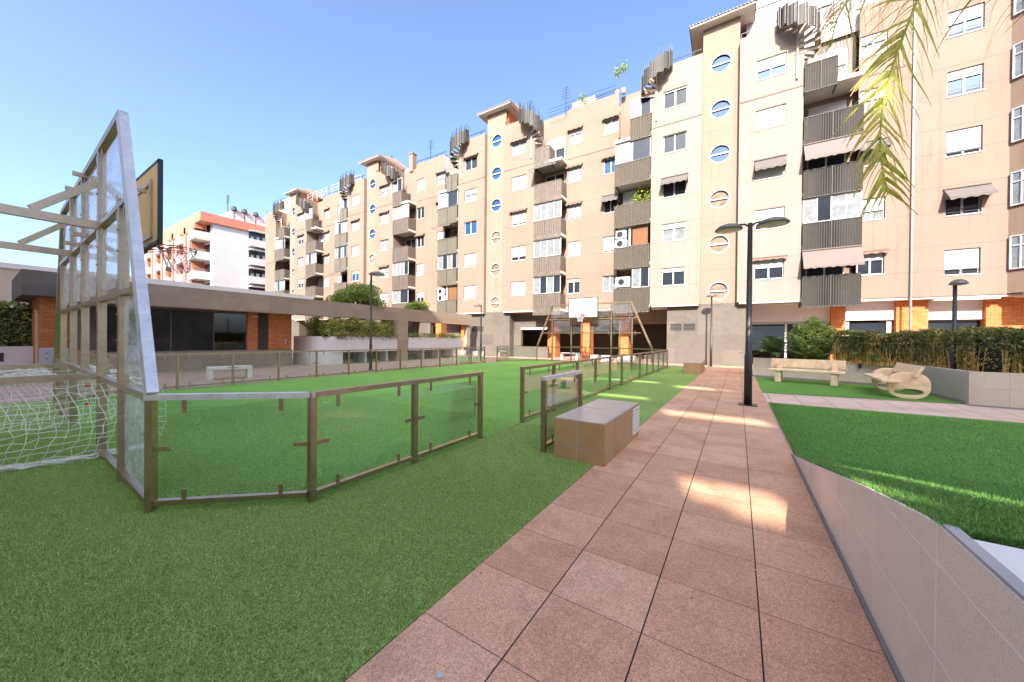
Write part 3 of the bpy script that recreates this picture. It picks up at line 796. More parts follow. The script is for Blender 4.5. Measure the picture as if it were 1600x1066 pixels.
for k in range(N_):
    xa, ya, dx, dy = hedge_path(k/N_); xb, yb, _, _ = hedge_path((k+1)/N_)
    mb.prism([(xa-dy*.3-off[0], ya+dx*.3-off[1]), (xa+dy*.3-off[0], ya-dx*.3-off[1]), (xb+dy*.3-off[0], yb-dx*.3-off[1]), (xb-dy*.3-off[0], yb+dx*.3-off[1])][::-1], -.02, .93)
mb.build('inner_core', M['dark_core'], hd)

def ball_crown(root, c, r, n, leaf, mat, asp=.5, name='crown', lump=.18, zmin=-1, core=True):
    d = rng.normal(size=(n, 3)); d /= np.linalg.norm(d, axis=1)[:, None]; d = d[d[:, 2] > zmin]
    f = 1+lump*(np.sin(d[:, 0]*6+1)*np.sin(d[:, 1]*5+2)+.6*np.sin(d[:, 2]*9+d[:, 0]*7)); rad = f*(1-.35*rng.random(len(d))**2)
    P = d*rad[:, None]*np.array(r)+np.array(c)
    quads_np(name, leaves(P, leaf, asp, d, .8), mat, root)
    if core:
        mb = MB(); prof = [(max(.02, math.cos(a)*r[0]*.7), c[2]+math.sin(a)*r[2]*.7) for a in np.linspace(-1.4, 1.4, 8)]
        mb.lathe(prof, c[0], c[1], 12); mb.build('inner_core', M['dark_core'], root)
sh = empty('shrub', (2.4, 16.9+.55, .68), 0, 'round bright green clipped shrub between two cycads behind the bench', 'shrub')
ball_crown(sh, (0, 0, .75), (.74, .6, .80), 9000, .085, M['shrub'], lump=.16)
mb = MB()
for k in range(40):
    a = rng.random()*6.28; q = rng.random()*.5; mb.path([(math.cos(a)*q, math.sin(a)*q, 1.3), (math.cos(a)*q*1.2, math.sin(a)*q*1.2, 1.55+rng.random()*.18)], .004, 3)
mb.build('shoots', M['shrub'], sh)
def cycad(label, x, y, s_):
    o = empty('cycad', (x, y, .68), 0, label, 'cycad', 'cycads behind the bench')
    MB().lathe([(.10, -.02), (.13, .08), (.11, .2), (.05, .26)], 0, 0, 10).build('trunk', M['bark'], o)
    V = []
    for k in range(30):
        a = k*2.4; el = .25+1.0*(k/30)*1.1; L = (.85+.12*math.sin(k*5))*s_
        pts = []
        for q in range(15):
            t = q/14; r = L*t*math.cos(el*(1-.0*t)); z = .24+L*(math.sin(el)*t-.42*t*t)
            pts.append(np.array([math.cos(a)*r, math.sin(a)*r, z]))
        for q in range(1, 15):
            d = pts[q]-pts[q-1]; d /= np.linalg.norm(d); sd = np.cross(d, [0, 0, 1]); sd /= np.linalg.norm(sd)
            for sg in (-1, 1):
                for h in (0, .5):
                    p = pts[q-1]+(pts[q]-pts[q-1])*h; ll = .17*s_*math.sin(PI*min(1, .12+q/15*.9))+.03
                    e = p+sd*sg*ll+d*ll*.55+np.array([0, 0, .03]); wv = d*.016
                    V.append([p-wv, p+wv, e+wv*.2, e-wv*.2])
    quads_np('fronds', np.array(V), M['cycad'], o)
cycad('cycad with stiff dark fronds behind the bench, left of the round shrub', 1.15, 17.15, 1.3)
cycad('cycad with dark fronds right of the round shrub, at the start of the hedge', 3.6, 16.45, 1.35)

# ------------------------------------------------------------------ palm frond hanging from the top right
off = Vector((8.6, 6.6, .0))
pl = empty('palm_tree', tuple(off), 0, 'palm tree whose yellowing fronds hang down from the top right corner', 'palm')
def frond(pts, nleaf, L, seed, droop=.6, dry=.35):
    rr = np.random.default_rng(seed); P = [Vector(p)-off for p in pts]
    # resample with catmull
    def ev(t):
        x = t*(len(P)-1); i = min(int(x), len(P)-2); f = x-i
        p0, p1, p2, p3 = P[max(i-1, 0)], P[i], P[i+1], P[min(i+2, len(P)-1)]
        return .5*((2*p1)+(-p0+p2)*f+(2*p0-5*p1+4*p2-p3)*f*f+(-p0+3*p1-3*p2+p3)*f**3)
    R_ = [ev(k/40) for k in range(41)]
    fr = MB().path(R_, [.016*(1-.8*k/40)+.002 for k in range(41)], 6).build('frond', M['palm'], pl)
    V = []; VD = []
    for k in range(nleaf):
        t = k/nleaf; p = ev(t); d = (ev(min(1, t+.02))-ev(max(0, t-.02))).normalized()
        for sg in (-1, 1):
            side = Vector((math.cos(R(YAW)), math.sin(R(YAW)), 0))*sg   # roughly across the view of the courtyard
            side = (side-d*side.dot(d)+Vector((rr.normal()*.25, rr.normal()*.25, 0))).normalized()
            l = L*(.55+.45*math.sin(PI*min(1, t*.8+.2)))*rr.uniform(.8, 1.15)
            w_ = .022*rr.uniform(.7, 1.2)
            q = p.copy(); dirv = (side*.8+d*.75+Vector((0, 0, -.05))).normalized(); prev = q; segs = []
            isdry = rr.random() < dry
            nS = 7
            for s_ in range(nS+1):
                segs.append(q.copy()); g = droop*(.9 if isdry else .45)
                dirv = (dirv+Vector((rr.normal()*.05, rr.normal()*.05, -g*.33))).normalized(); q = q+dirv*l/nS
            wd = d-dirv*d.dot(dirv); wd = (wd.normalized()+d.cross(dirv)*.35).normalized()
            for s_ in range(nS):
                tip = s_/nS; wa = w_*(1-.85*tip)*(.35 if isdry else 1); wb = w_*(1-.85*(s_+1)/nS)*(.35 if isdry else 1)
                qd = [segs[s_]-wd*wa, segs[s_]+wd*wa, segs[s_+1]+wd*wb, segs[s_+1]-wd*wb]
                (VD if (isdry and s_ > 0) or (s_ >= 5 and rr.random() < .6) else V).append([tuple(x) for x in qd])
    quads_np('leaflets', np.array(V), M['palm'], fr); quads_np('dry_leaflets', np.array(VD), M['palm_dry'], fr)
def C2(x, y, z): # camera-space metres -> world
    c, s_ = math.cos(R(YAW)), math.sin(R(YAW)); return (x*c-y*s_, x*s_+y*c, z)
frond([C2(7.6, 4.7, 5.9), C2(5.6, 4.3, 6.1), C2(4.75, 4.05, 5.55), C2(4.45, 4.0, 5.0), C2(4.28, 4.0, 4.5), C2(4.17, 4, 4.0), C2(4.17, 4, 3.5), C2(4.26, 4.0, 3.08)], 80, .72, 3, .62, .32)
frond([C2(7.6, 4.7, 5.9), C2(5.9, 4.4, 6.15), C2(5.25, 4.2, 5.95), C2(4.95, 4.15, 5.65)], 22, .55, 9, .8, .5)
frond([C2(7.6, 4.7, 5.9), C2(5.4, 4.6, 6.2), C2(4.5, 4.5, 6.0), C2(4.05, 4.4, 5.5), C2(3.85, 4.3, 5.0)], 80, .95, 5, 1.25, .95)
tp = C2(7.6, 4.7, 5.9); MB().path([(0, 0, -.4), (.02, 0, 2.5), tuple(Vector(tp)-off)], [.2, .16, .14], 12).build('trunk', M['bark'], pl)

# ------------------------------------------------------------------ pavilion with the long roof beam (left)
pv = empty('pavilion', (-18.83, 3.0, 0), 0, 'low pavilion with dark glass front, orange brick wall and long brown roof beam', 'pavilion')
def PVb(name, mat, boxes, bevel=0):
    mb = MB()
    for q in boxes: mb.box(q[0]+18.83, q[1]+18.83, q[2]-3, q[3]-3, q[4], q[5])
    return mb.build(name, M[mat], pv, bevel=bevel)
PVb('roof_beam', 'beam', [(-18.1, -17.6, 2.2, 21.45, 2.46, 3.24)])
PVb('roof', 'soffit', [(-24, -18.101, 2.2, 9.4, 2.66, 3.16)])
PVb('roof_edge', 'coping', [(-24, -17.7, 2.25, 9.3, 3.241, 3.42)])
PVb('stone_base', 'beam', [(-23.5, -18.81, 2.4, 8.83, 0, .76)])
PVb('brick_wall', 'brick', [(-19.3, -18.83, 6.93, 7.34, .77, 2.655), (-19.3, -18.83, 7.78, 8.81, .77, 2.655), (-23.4, -19.31, 8.61, 8.80, .77, 2.655)])
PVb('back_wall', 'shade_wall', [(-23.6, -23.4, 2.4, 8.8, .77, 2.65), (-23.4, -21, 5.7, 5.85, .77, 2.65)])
mb = MB()
for k in range(22): z = .8+k*.085; mb.bar((-18.84+18.83, 7.34-3, z), (-18.84+18.83, 7.78-3, z), .05, .03, up=(1, 0, .8))
mb.build('louvre', M['metal_rib'], pv); PVb('louvre_back', 'dark', [(-18.98, -18.93, 7.34, 7.78, .78, 2.64)])
def pane_x(name, mat, x, y0, y1, z0, z1, par, mats=None):
    return MB().box(x-.006, x+.006, y0, y1, z0, z1).build(name, mat, par)
M['dark_glass'] = plain('dark_shop_glass', (.03, .028, .026), .06, var=.6, scale=.9, bump=.02, bs=1.5, spec=.12)
M['clear_dark'] = glass_mat('tinted_glass', (.55, .55, .55), .2)
for a, b in ((2.45, 4.35), (4.38, 5.7)): pane_x('window_pane', M['dark_glass'], -.05, a-3, b-3, .80, 2.42, pv)
pane_x('window_pane', M['clear_dark'], -.05, 2.73, 3.88, .8, 2.42, pv)
PVb('window_frame', 'metal_rib', [(-18.91, -18.85, 2.4, 6.92, .762, .80), (-18.91, -18.85, 2.4, 6.92, 2.42, 2.655), (-18.9, -18.86, 4.352, 4.378, .8, 2.42), (-18.9, -18.86, 5.702, 5.728, .8, 2.42), (-18.9, -18.86, 6.885, 6.925, .8, 2.42)])
PVb('door', 'dark', [(-21.2, -21.1, 6.3, 6.8, .77, 2.1)])
PVb('wall_lamp', 'white_frame', [(-18.829, -18.75, 7.05, 7.33, 2.28, 2.36), (-18.829, -18.79, 8.5, 8.55, 1.05, 1.28)])
PVb('pillar', 'beam', [(-17.95, -17.26, 14.07, 14.84, 0, 2.455)])
PVb('pillar', 'beam', [(-18.0, -17.7, 21.0, 21.4, 0, 2.455)])
PVb('step', 'coping', [(-18.8, -18.2, 2.4, 3.2, 0, .18)])

def trough(label, y0, y1, rounded):
    o = empty('planter', (-17.25, y0, 0), 0, label, 'planter', 'raised planters under the roof beam')
    L = y1-y0
    if rounded:
        pts = [(0, L), (0, .9)]+[(-.9+.9*math.cos(a), .9-.9*math.sin(a)) for a in np.linspace(.2, 1.35, 8)]+[(-1.2, 0), (-2.4, .0), (-2.4, L)]
        low = [(-1.1, L), (-1.1, 1.0), (-.9, .55), (-1.2, .15), (-2.4, .15), (-2.4, L)]
    else: pts = [(0, 0), (-2.4, 0), (-2.4, L), (0, L)]; low = [(-1.1, .1), (-2.4, .1), (-2.4, L-.1), (-1.1, L-.1)]
    MB().prism(pts[::-1], .63, 1.44).build('trough', M['planter_white'], o)
    MB().prism(low[::-1], 0, .628).build('base', M['shade_wall'], o)
    if rounded:
        cyl = [(-.35+0*a, .3) for a in (0,)]
        q = [(-1.0+.95*math.cos(a), .75-.85*math.sin(a)) for a in np.linspace(0, PI/2+.3, 9)]
        q = q+[(-2.35, -.05), (-2.35, 1.3), (-.06, 1.3)]
        MB().prism(q[::-1], .0, .629).build('end_wall', M['planter_white'], o)
    mb = MB()
    k = 1.35 if rounded else .1
    while k < L-.3: mb.box(-.35, -1.0, k, k+.14, 0, .628); k += 1.42
    mb.build('support', M['planter_white'], o)
    mb = MB(); k = 1.75 if rounded else .5
    while k < L-.9: mb.box(-.98, -1.06, k, k+.8, .18, .55); k += 1.42
    if mb.v: mb.build('vent_grille', M['dark'], o)
    MB().box(-2.35, -.05, .3, L-.05, 1.40, 1.446).build('soil', M['soil'], o)
trough('pale raised planter with a rounded left end, full of shrubs beside the brick wall', 9.3, 14.03, True)
trough('pale straight raised planter between the brown pillar and the far building', 14.87, 20.0, False)

def hedge_box(label, x0, x1, y0, y1, z0, z1, n, leaf, mat, name='hedge', cat='hedge', wob=.12):
    o = empty(name, ((x0+x1)/2, (y0+y1)/2, z0), 0, label, cat)
    W, L, H = (x1-x0)/2, (y1-y0)/2, z1-z0
    q = rng.random((n, 3)); face = rng.integers(0, 4, n)
    P = np.stack([(q[:, 0]*2-1)*W, (q[:, 1]*2-1)*L, q[:, 2]*H], 1)
    P[face == 0, 0] = W; P[face == 1, 1] = -L; P[face >= 2, 2] = H
    half = face == 3; P[half, 0] = W; P[half, 2] = q[half, 2]*H
    bump = np.sin(P[:, 1]*3.7+P[:, 2]*4)*np.sin(P[:, 0]*3.1+P[:, 1]*1.9)
    P += rng.normal(size=P.shape)*.07; P[:, 2] += bump*wob; P[:, 0] += bump*wob
    quads_np('foliage', leaves(P, leaf, .5), mat, o)
    MB().box(-W+.12, W-.2, -L+.12, L-.12, 0, H-.18).build('inner_core', M['dark_core'], o)
    return o
hedge_box('yellow green shrubs filling the rounded planter under the roof beam', -19.4, -17.6, 9.9, 13.9, 1.42, 2.25, 9000, .10, M['hedge_sunlit'], 'shrub', 'shrub', .22)
hedge_box('low green ground plants along the straight planter under the roof beam', -18.2, -17.3, 15.0, 19.9, 1.40, 1.62, 3500, .08, M['hedge'], 'shrub', 'shrub', .08)
for q in ((10.3, 13.95),):
    hedge_box('low trailing plants spilling over the front edge of the rounded planter', -17.6, -17.2, q[0], q[1], 1.38, 1.56, 2500, .07, M['hedge_mixed'], 'shrub', 'shrub', .06)

def tree(label, x, y, z0, h, cr, n, leaf, mat, cat='tree', name='tree', lean=(0, 0)):
    o = empty(name, (x, y, z0), 0, label, cat)
    MB().path([(0, 0, 0), (lean[0]*.4, lean[1]*.4, h*.4), (lean[0], lean[1], h)], [.13, .10, .05], 9).build('trunk', M['bark'], o)
    mb = MB(); cs = []
    for k in range(9):
        a = k*2.4; q = .55+.3*math.sin(k*3.1)
        c = (lean[0]+math.cos(a)*cr[0]*q, lean[1]+math.sin(a)*cr[1]*q, h+cr[2]*.5*math.sin(k*1.7)); cs.append(c)
        mb.path([(lean[0]*.7, lean[1]*.7, h*.65), c], [.04, .015], 5)
    mb.build('branches', M['bark'], o)
    P = []
    for c in cs+[(lean[0], lean[1], h+cr[2]*.4)]:
        m = n//10; d = rng.normal(size=(m, 3)); d /= np.linalg.norm(d, axis=1)[:, None]
        P.append(d*(rng.random((m, 1))**.4)*np.array(cr)*.48+np.array(c))
    quads_np('crown', leaves(np.concatenate(P), leaf, .45), mat, o)
    return o
tree('bushy tree growing out of the rounded planter above the roof beam', -18.6, 12.3, 1.4, 2.35, (1.5, 1.5, .8), 9000, .14, M['shrub'])
tree('small tree with a thick dark trunk in the straight planter behind the beam', -18.4, 16.6, 1.4, 2.0, (1.0, 1.0, .55), 3500, .13, M['shrub'])
o = empty('palm_stump', (-18.3, 16.0, 1.4), 0, 'rough dark stump of a palm leaning in the straight planter', 'palm')
MB().path([(0, 0, 0), (.05, .1, .7), (.1, .3, 1.3)], [.28, .22, .12], 10).build('trunk', M['bark'], o)
mb = MB()
for k in range(40):
    a = k*2.4; z = .2+k*.025; mb.bar((.2*math.cos(a), .2*math.sin(a), z), (.38*math.cos(a), .38*math.sin(a), z+.28), .05, .02)
mb.build('cut_fronds', M['bark'], o)

# left kiosk, wall, hedge and beige building
k = empty('kiosk', (-24.6, 1.25, 0), 0, 'small orange brick kiosk with an overhanging grey tiled roof at the left', 'kiosk')
MB().box(-4, .6, .35, 2.6, 0, 2.95).build('wall', M['brick'], k)
MB().box(.601, .64, .35, .36, 0, 2.95)
MB().box(-4.6, 1.1, -.1, 3.2, 2.951, 3.95).build('roof', M['kiosk_roof'] if 'kiosk_roof' in M else M['granite'], k)
MB().box(-.6, -.2, .30, .348, 0.1, 2.35).build('door', M['brick_red'], k)
MB().box(-.68, -.601, .30, .349, 0, 2.43).box(-.199, -.12, .30, .349, 0, 2.43).box(-.6, -.2, .30, .349, 2.351, 2.43).build('door_frame', M['beige_wall'], k)
eb = empty('meter_box', (-23.2, 1.9, 0), 0, 'white electrical box with rows of dots beside the orange kiosk', 'electrical box')
MB().box(-.3, .3, -.35, .35, .0, .85).build('body', M['white_frame'], eb, bevel=.01)
mb = MB()
for i in range(3):
    for j in range(3): mb.box(.301, .308, -.22+i*.2, -.18+i*.2, .2+j*.22, .24+j*.22)
mb.build('knobs', M['rail_dark'], eb)
lw = empty('garden_wall', (-26.5, -2, 0), 0, 'low pale wall with a dark plaque in front of the left hedge', 'wall')
MB().box(-.2, 0, -6, 11, 0, .86).build('wall_face', M['planter_white'], lw)
MB().box(.001, .02, 2.2, 2.85, .22, .6).build('plaque', M['dark'], lw)
hedge_box('tall dark green hedge behind the low pale wall at the far left', -28.4, -27.0, -6, 9.5, .3, 2.75, 15000, .15, M['hedge'])
bb_ = empty('garden_building', (-36, 0, 0), 0, 'low beige building behind the hedge at the far left', 'building')
MB().box(-8, 0, -12, 10, 0, 5.25).build('wall', M['beige_wall'], bb_)
MB().box(-8.1, .1, -12.1, 10.1, 5.251, 5.55).build('roof_edge', M['coping'], bb_)
MB().box(.001, .05, -12, 10, 2.7, 2.95).build('band', M['white_wall'], bb_)

# ------------------------------------------------------------------ the apartment building
L_, T_, B_, BL = 15.221, .893, 3.589, 5.793
ST, Z0, ZTOP = 2.63, 3.51, 17.72
def sill(k): return 4.66+ST*k
BLD = empty('apartment_building', (-.981, 22.61, 0), R(1.19), 'long cream apartment building of six storeys with balconies, round windows and spiral stairs', 'building')

def window(par, x, z, w, h, y, shut, blue=False, curt=0, bars=False, split=2, name='window'):
    """x,z = lower left of opening; frame sits in the reveal at y+.1"""
    fr = .05; yf = y+.09
    mb = MB().box(x, x+w, yf, yf+.05, z, z+fr).box(x, x+w, yf, yf+.05, z+h-fr, z+h).box(x, x+fr, yf+.001, yf+.05, z+fr, z+h-fr).box(x+w-fr, x+w, yf+.001, yf+.05, z+fr, z+h-fr)
    for q in range(1, split): c = x+w*q/split; mb.box(c-.035, c+.035, yf-.004, yf+.045, z+fr, z+h-fr)
    o = mb.build(name, M['white_frame'], par)
    m = M['curtain'] if curt else (M['pane_blue'] if blue else M['pane'])
    MB().box(x+.02, x+w-.02, yf+.03, yf+.036, z+.02, z+h-.02).build('pane', m, o)
    if shut > 0: MB().box(x+.03, x+w-.03, yf-.03, yf-.006, z+h*(1-shut)+.01, z+h).build('shutter', M['shutter'], o)
    MB().box(x-.03, x+w+.03, y-.03, yf, z-.04, z).build('sill', M['white_wall'], o)
    if bars:
        b_ = MB()
        for zz in (.12, .24): b_.bar((x, y-.02, z+zz), (x+w, y-.02, z+zz), .02)
        b_.build('guard_rail', M['rail_dark'], o)
    return o
def awning(par, x0, x1, z, drop, out, y, mat, box=False):
    """canvas from (y,z) sloping out and down, with scalloped valance"""
    mb = MB(); n = 16; xs = np.linspace(x0, x1, n+1)
    for a, b in zip(xs, xs[1:]):
        mb.quad((a, y, z), (b, y, z), (b, y-out, z-drop), (a, y-out, z-drop))
        sc1 = .10+.03*math.sin(PI*((a-x0)*6)); sc2 = .10+.03*math.sin(PI*((b-x0)*6))
        mb.quad((a, y-out, z-drop), (b, y-out, z-drop), (b, y-out-.01, z-drop-sc2), (a, y-out-.01, z-drop-sc1))
    mb.bar((x0-.02, y-.03, z+.02), (x1+.02, y-.03, z+.02), .07, n=8)
    mb.bar((x0, y, z-drop*.9), (x0, y-out, z-drop), .02); mb.bar((x1, y, z-drop*.9), (x1, y-out, z-drop), .02)
    if box:
        mb.poly([(x0, y, z), (x0, y-out, z-drop), (x0, y, z-drop)]); mb.poly([(x1, y, z), (x1, y-out, z-drop), (x1, y, z-drop)])
    return mb.build('awning', M[mat], par)
def aircon(par, x, z, y, w=.72, h=.5):
    o = MB().box(x, x+w, y-.28, y, z, z+h).build('air_conditioner', M['ac'], par, bevel=.01)
    mb = MB(); cx, cz = x+w*.4, z+h*.5
    ring = [(cx+.19*math.cos(2*PI*k/20), y-.285, cz+.19*math.sin(2*PI*k/20)) for k in range(21)]
    mb.path(ring, .012, 5); mb.path([(cx+(p[0]-cx)*.55, y-.288, cz+(p[2]-cz)*.55) for p in ring], .008, 5)
    mb.poly([(p[0]*1, y-.2815, p[2]) for p in ring[:-1]]); mb.build('fan', M['rail_dark'], o)
    return o
def ribbed_panel(par, x0, x1, z0, z1, y, mat, style):
    mb = MB(); n = int((x1-x0)/.09); xs = np.linspace(x0, x1, 2*n+1)
    if style == 'slat':
        xs = np.linspace(x0, x1, 13)
        for a, b in zip(xs, xs[1:]):
            t = random.uniform(.0, .07); mb.box(a+.008, b-.012, y-.02+t*.3, y+.02+t*.3, z0+random.uniform(0, .02), z1+random.uniform(-.03, .05))
    else:
        for k, (a, b) in enumerate(zip(xs, xs[1:])):
            ya, yb = (y-.02, y+.015) if k % 2 == 0 else (y+.015, y-.02)
            mb.quad((a, ya, z0), (b, yb, z0), (b, yb, z1), (a, ya, z1))
    mb.bar((x0, y, z1+.02), (x1, y, z1+.02), .05, .04); mb.bar((x0, y, z0-.015), (x1, y, z0-.015), .05, .04)
    # return sides
    mb.box(x0-.001, x0+.03, y+.02, y+.9, z0, z1); mb.box(x1-.03, x1+.001, y+.02, y+.9, z0, z1)
    xm = (x0+x1)/2; mb.bar((xm, y-.02, z0), (xm, y-.02, z1), .04)
    return mb.build('balcony_panel', M[mat], par)
def glazing(par, x0, x1, z0, z1, y, n=4, curt=True, half=False):
    mb = MB(); xs = np.linspace(x0, x1, n+1); t = .045
    mb.box(x0, x1, y, y+.05, z0, z0+t); mb.box(x0, x1, y, y+.05, z1-t, z1)
    for x in xs: mb.box(x-t/2, x+t/2, y+.002, y+.048, z0+t, z1-t)
    mb.box(x0-.02, x0+.02, y+.05, y+.85, z0, z1)
    o = mb.build('balcony_glazing', M['white_frame'], par)
    for i, (a, b) in enumerate(zip(xs, xs[1:])):
        m = M['curtain'] if (curt and (i % 2 == 0 or random.random() < .4)) else M['pane']
        MB().box(a+.02, b-.02, y+.02, y+.026, z0+.03, z1-.03).build('pane', m, o)
    return o
def spiral(par, cx, cy, ztop, direction, mat):
    """outside spiral stair dropping from the roof terrace"""
    o = MB().path([(cx, cy, ztop-3.0), (cx, cy, ztop+.2)], .05, 8).build('spiral_stair', M['step'], par)
    st = MB(); sc_ = MB(); ps = MB(); r = .86; N = 13; z = ztop
    for i in range(N):
        a0 = (PI if direction > 0 else 0) + direction*R(30)*i*-1 if False else (R(175)-R(26)*i if direction > 0 else R(5)+R(26)*i)
        a0 = -a0 if False else a0
        da = R(26)*(-1 if direction > 0 else 1); z = ztop-.02-i*.215
        A = [a0+da*q/3 for q in range(4)]
        f = lambda a, rr: (cx+rr*math.cos(a), cy-rr*math.sin(a))
        pts = [f(A[0], .06), *[f(a, r) for a in A], f(A[-1], .06)]
        st.prism(pts, z-.05, z); st.prism([pts[0], pts[1], f(A[0]+da*.06, r), f(A[0]+da*.06, .06)], z-.21, z-.051)
        if i < 8:
            for a, b in zip(A, A[1:]):
                p, q = f(a, r+.01), f(b, r+.01)
                sc_.quad((*p, z-.25), (*q, z-.25), (*q, z+.75), (*p, z+.75))
            for a in (A[0], A[2]):
                p = f(a, r+.03); ps.bar((*p, z-.22), (*p, z+1.15), .05, .02)
    st.build('steps', M['step'], o); sc_.build('screen', M[mat], o); ps.build('screen_posts', M['metal_post'], o)
    return o
M['metal_post'] = plain('grey_galvanised_post', (.08, .075, .07), .5, .5, var=.15)
rnd = random.Random(5)
# state of each window: (shutter fraction, awning, blue)
SB = {('r', 0): [(.45, 'roll', 0), (.75, 0, 0), (.95, 'dropS', 0), (1, 0, 0), (.55, 0, 1)],
      ('l', 0): [(.25, 0, 0), (.3, 0, 0), (0, 'drop', 0), (.05, 0, 0), (.1, 0, 0)],
      ('r', 1): [(.97, 0, 0), (.75, 0, 0), (.85, 'roll', 0), (1, 0, 0), (.1, 'roll', 0)],
      ('l', 1): [(.95, 0, 0), (.9, 0, 0), (0, 0, 1), (.4, 0, 0), (.05, 'roll', 0)]}
SW = {(.5, 'a'): [(0, 0, 0), (.9, 0, 0), (0, 'drop', 0), (.1, 'roll', 1), (.1, 'roll', 0)],
      (.5, 'b'): [(.25, 0, 0), (1, 0, 0), (.9, 'roll', 0), (.95, 'roll', 0), (.3, 'roll', 0)],
      (0, 's'): [(.35, 'roll', 0), (.6, 0, 0), (.3, 'drop', 0), (.5, 0, 0), (.4, 0, 0)]}
def rand_state(): return (rnd.choice([0, .3, .5, .9, 1, 1]), rnd.choice([0, 0, 'roll', 0]), rnd.random() < .2)
def put_window(par, x, z, w, y, stt, curt=None, bars=False):
    sh_, aw, bl = stt
    window(par, x, z, w, 1.04, y, sh_, bl, rnd.random() < .35 if curt is None else curt, bars)
    if aw == 'roll': awning(par, x-.12, x+w+.12, z+1.12, .05, .18, y-.005, 'awning_rust')
    if aw == 'drop': awning(par, x-.05, x+w+.1, z+1.14, .48, .55, y-.005, 'awning_grey', True)
    if aw == 'dropS': awning(par, x-.03, x+w+.03, z+1.0, .55, .42, y-.005, 'awning_grey', True)

dent = MB()
def dentils(x0, x1, y, z):
    x = x0+.04
    while x < x1-.05: dent.box(x, x+.07, y-.045, y-.001, z, z+.09); x += .15
    dent.box(x0, x1, y-.03, y-.001, z-.05, z-.004)

def bay(xa, xb, y, wx, states, mat, par, yback=1.4, wall_top=ZTOP, cur=None):
    w = 1.27; hs = [(wx-w/2, wx+w/2, sill(k), sill(k)+1.04) for k in range(5)]
    mb = MB().wall(xa, xb, Z0, wall_top, y, hs)
    mb.quad((xa, yback, Z0), (xa, y, Z0), (xa, y, wall_top), (xa, yback, wall_top)); mb.quad((xb, y, Z0), (xb, yback, Z0), (xb, yback, wall_top), (xb, y, wall_top))
    mb.quad((xa, y, Z0), (xa, yback, Z0), (xb, yback, Z0), (xb, y, Z0)); mb.quad((xa, y, wall_top), (xb, y, wall_top), (xb, y+.25, wall_top), (xa, y+.25, wall_top))
    mb.quad((xa, y+.25, wall_top-.9), (xb, y+.25, wall_top-.9), (xb, y+.25, wall_top), (xa, y+.25, wall_top))
    mb.build('wall', M[mat], par)
    for k in range(5): put_window(par, wx-w/2, sill(k), w, y, states[k])
    dentils(xa, xb, y, 14.27)
    MB().box(xa+.1, xb-.05, y+.02, y+.35, Z0-.09, Z0-.002).build('soffit_trim', M['coping'], par)

def balcony(xa, xb, par, items, style, mat, ybk=1.3, sp=None):
    """items: list of 5 contents above the panel of floor k"""
    mb = MB().wall(xa, xb, Z0, ZTOP-(2.6 if sp else 0), ybk, [])
    mb.quad((xa, 0.02, Z0), (xa, ybk, Z0), (xa, ybk, ZTOP), (xa, .02, ZTOP)) if False else None
    mb.build('wall', M['cream'], par)
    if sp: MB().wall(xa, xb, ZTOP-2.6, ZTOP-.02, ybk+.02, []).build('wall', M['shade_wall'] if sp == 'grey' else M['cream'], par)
    for k in range(5):
        zf = Z0+ST*k
        MB().box(xa+.01, xb-.01, -.10, ybk-.002, zf-.12, zf+.05).build('balcony_slab', M['soffit'], par)
        z0, z1 = zf-.36 if k == 0 else zf-.22, zf+1.10
        if k == 4 and sp:   # narrower top panel next to the spiral stair
            if sp == 'grey': pass
        x0p, x1p = xa+.02, xb-.02
        if k == 4 and sp:
            if items[5] > 0: x0p = xa+.95
            else: x1p = xb-.95
        st_, mt = style, mat
        if isinstance(style, list): st_ = style[k]
        if isinstance(mat, list): mt = mat[k]
        ribbed_panel(par, x0p, x1p, z0, z1, -.12, mt, st_)
        it = items[k]; zt = zf+ST-.26; zb = zf+1.14
        if it == 'glz': glazing(par, x0p+.03, x1p-.03, zb, zt, -.06, 4)
        elif it == 'glz2': glazing(par, x0p+.03, x1p-.03, zb, zt, -.06, 2)
        elif it == 'awn': awning(par, x0p, x1p, zt+.02, .85, .5, -.10, 'awning_pink'); 
        elif it == 'awng': awning(par, x0p, x1p, zt-.02, .42, .9, -.10, 'awning_grey')
        elif it == 'ac1':
            aircon(par, x0p+.15, zb+.1, .15, .85, .62); glazing(par, x0p+1.15, x1p-.03, zb, zt, -.06, 2)
        elif it == 'ac2':
            aircon(par, x0p+.12, zb-.05, .1, .68, .5); aircon(par, x0p+.14, zb+.55, .1, .62, .46)
            MB().box(x0p+1.1, x1p-.15, .1, .14, zb-.1, zt-.05).build('bamboo_blind', M['bamboo'], par)
            MB().box(x0p+.88, x0p+1.0, .06, .16, zb-.1, zt).build('door_frame', M['white_frame'], par)
        elif it == 'plants':
            MB().box(x0p+.25, x0p+1.1, ybk-.3, ybk-.25, zb-.4, zt).build('balcony_door', M['white_frame'], par)
            for j, xx in enumerate((x0p+1.25, x1p-.25)):
                P = rng.normal(size=(260, 3))*np.array([.16, .14, .22])+np.array([xx, .25, zb+.3]); quads_np('balcony_plant', leaves(P, .12, .4), M['shrub'], par)
        if it in ('open', 'awn', 'awng', 'plants', 'grey', 'ac2'):
            window(par, xa+.35, zf+.1, xb-xa-.7, 2.1, ybk-.17, rnd.choice([0, .4, .8]), name='balcony_door') if it != 'plants' else None
    MB().box(xa+.01, xb-.01, -.02, ybk, ZTOP-.02 if not sp else ZTOP-.14, ZTOP+.02 if not sp else ZTOP-.02).build('balcony_slab', M['soffit'], par) if False else None

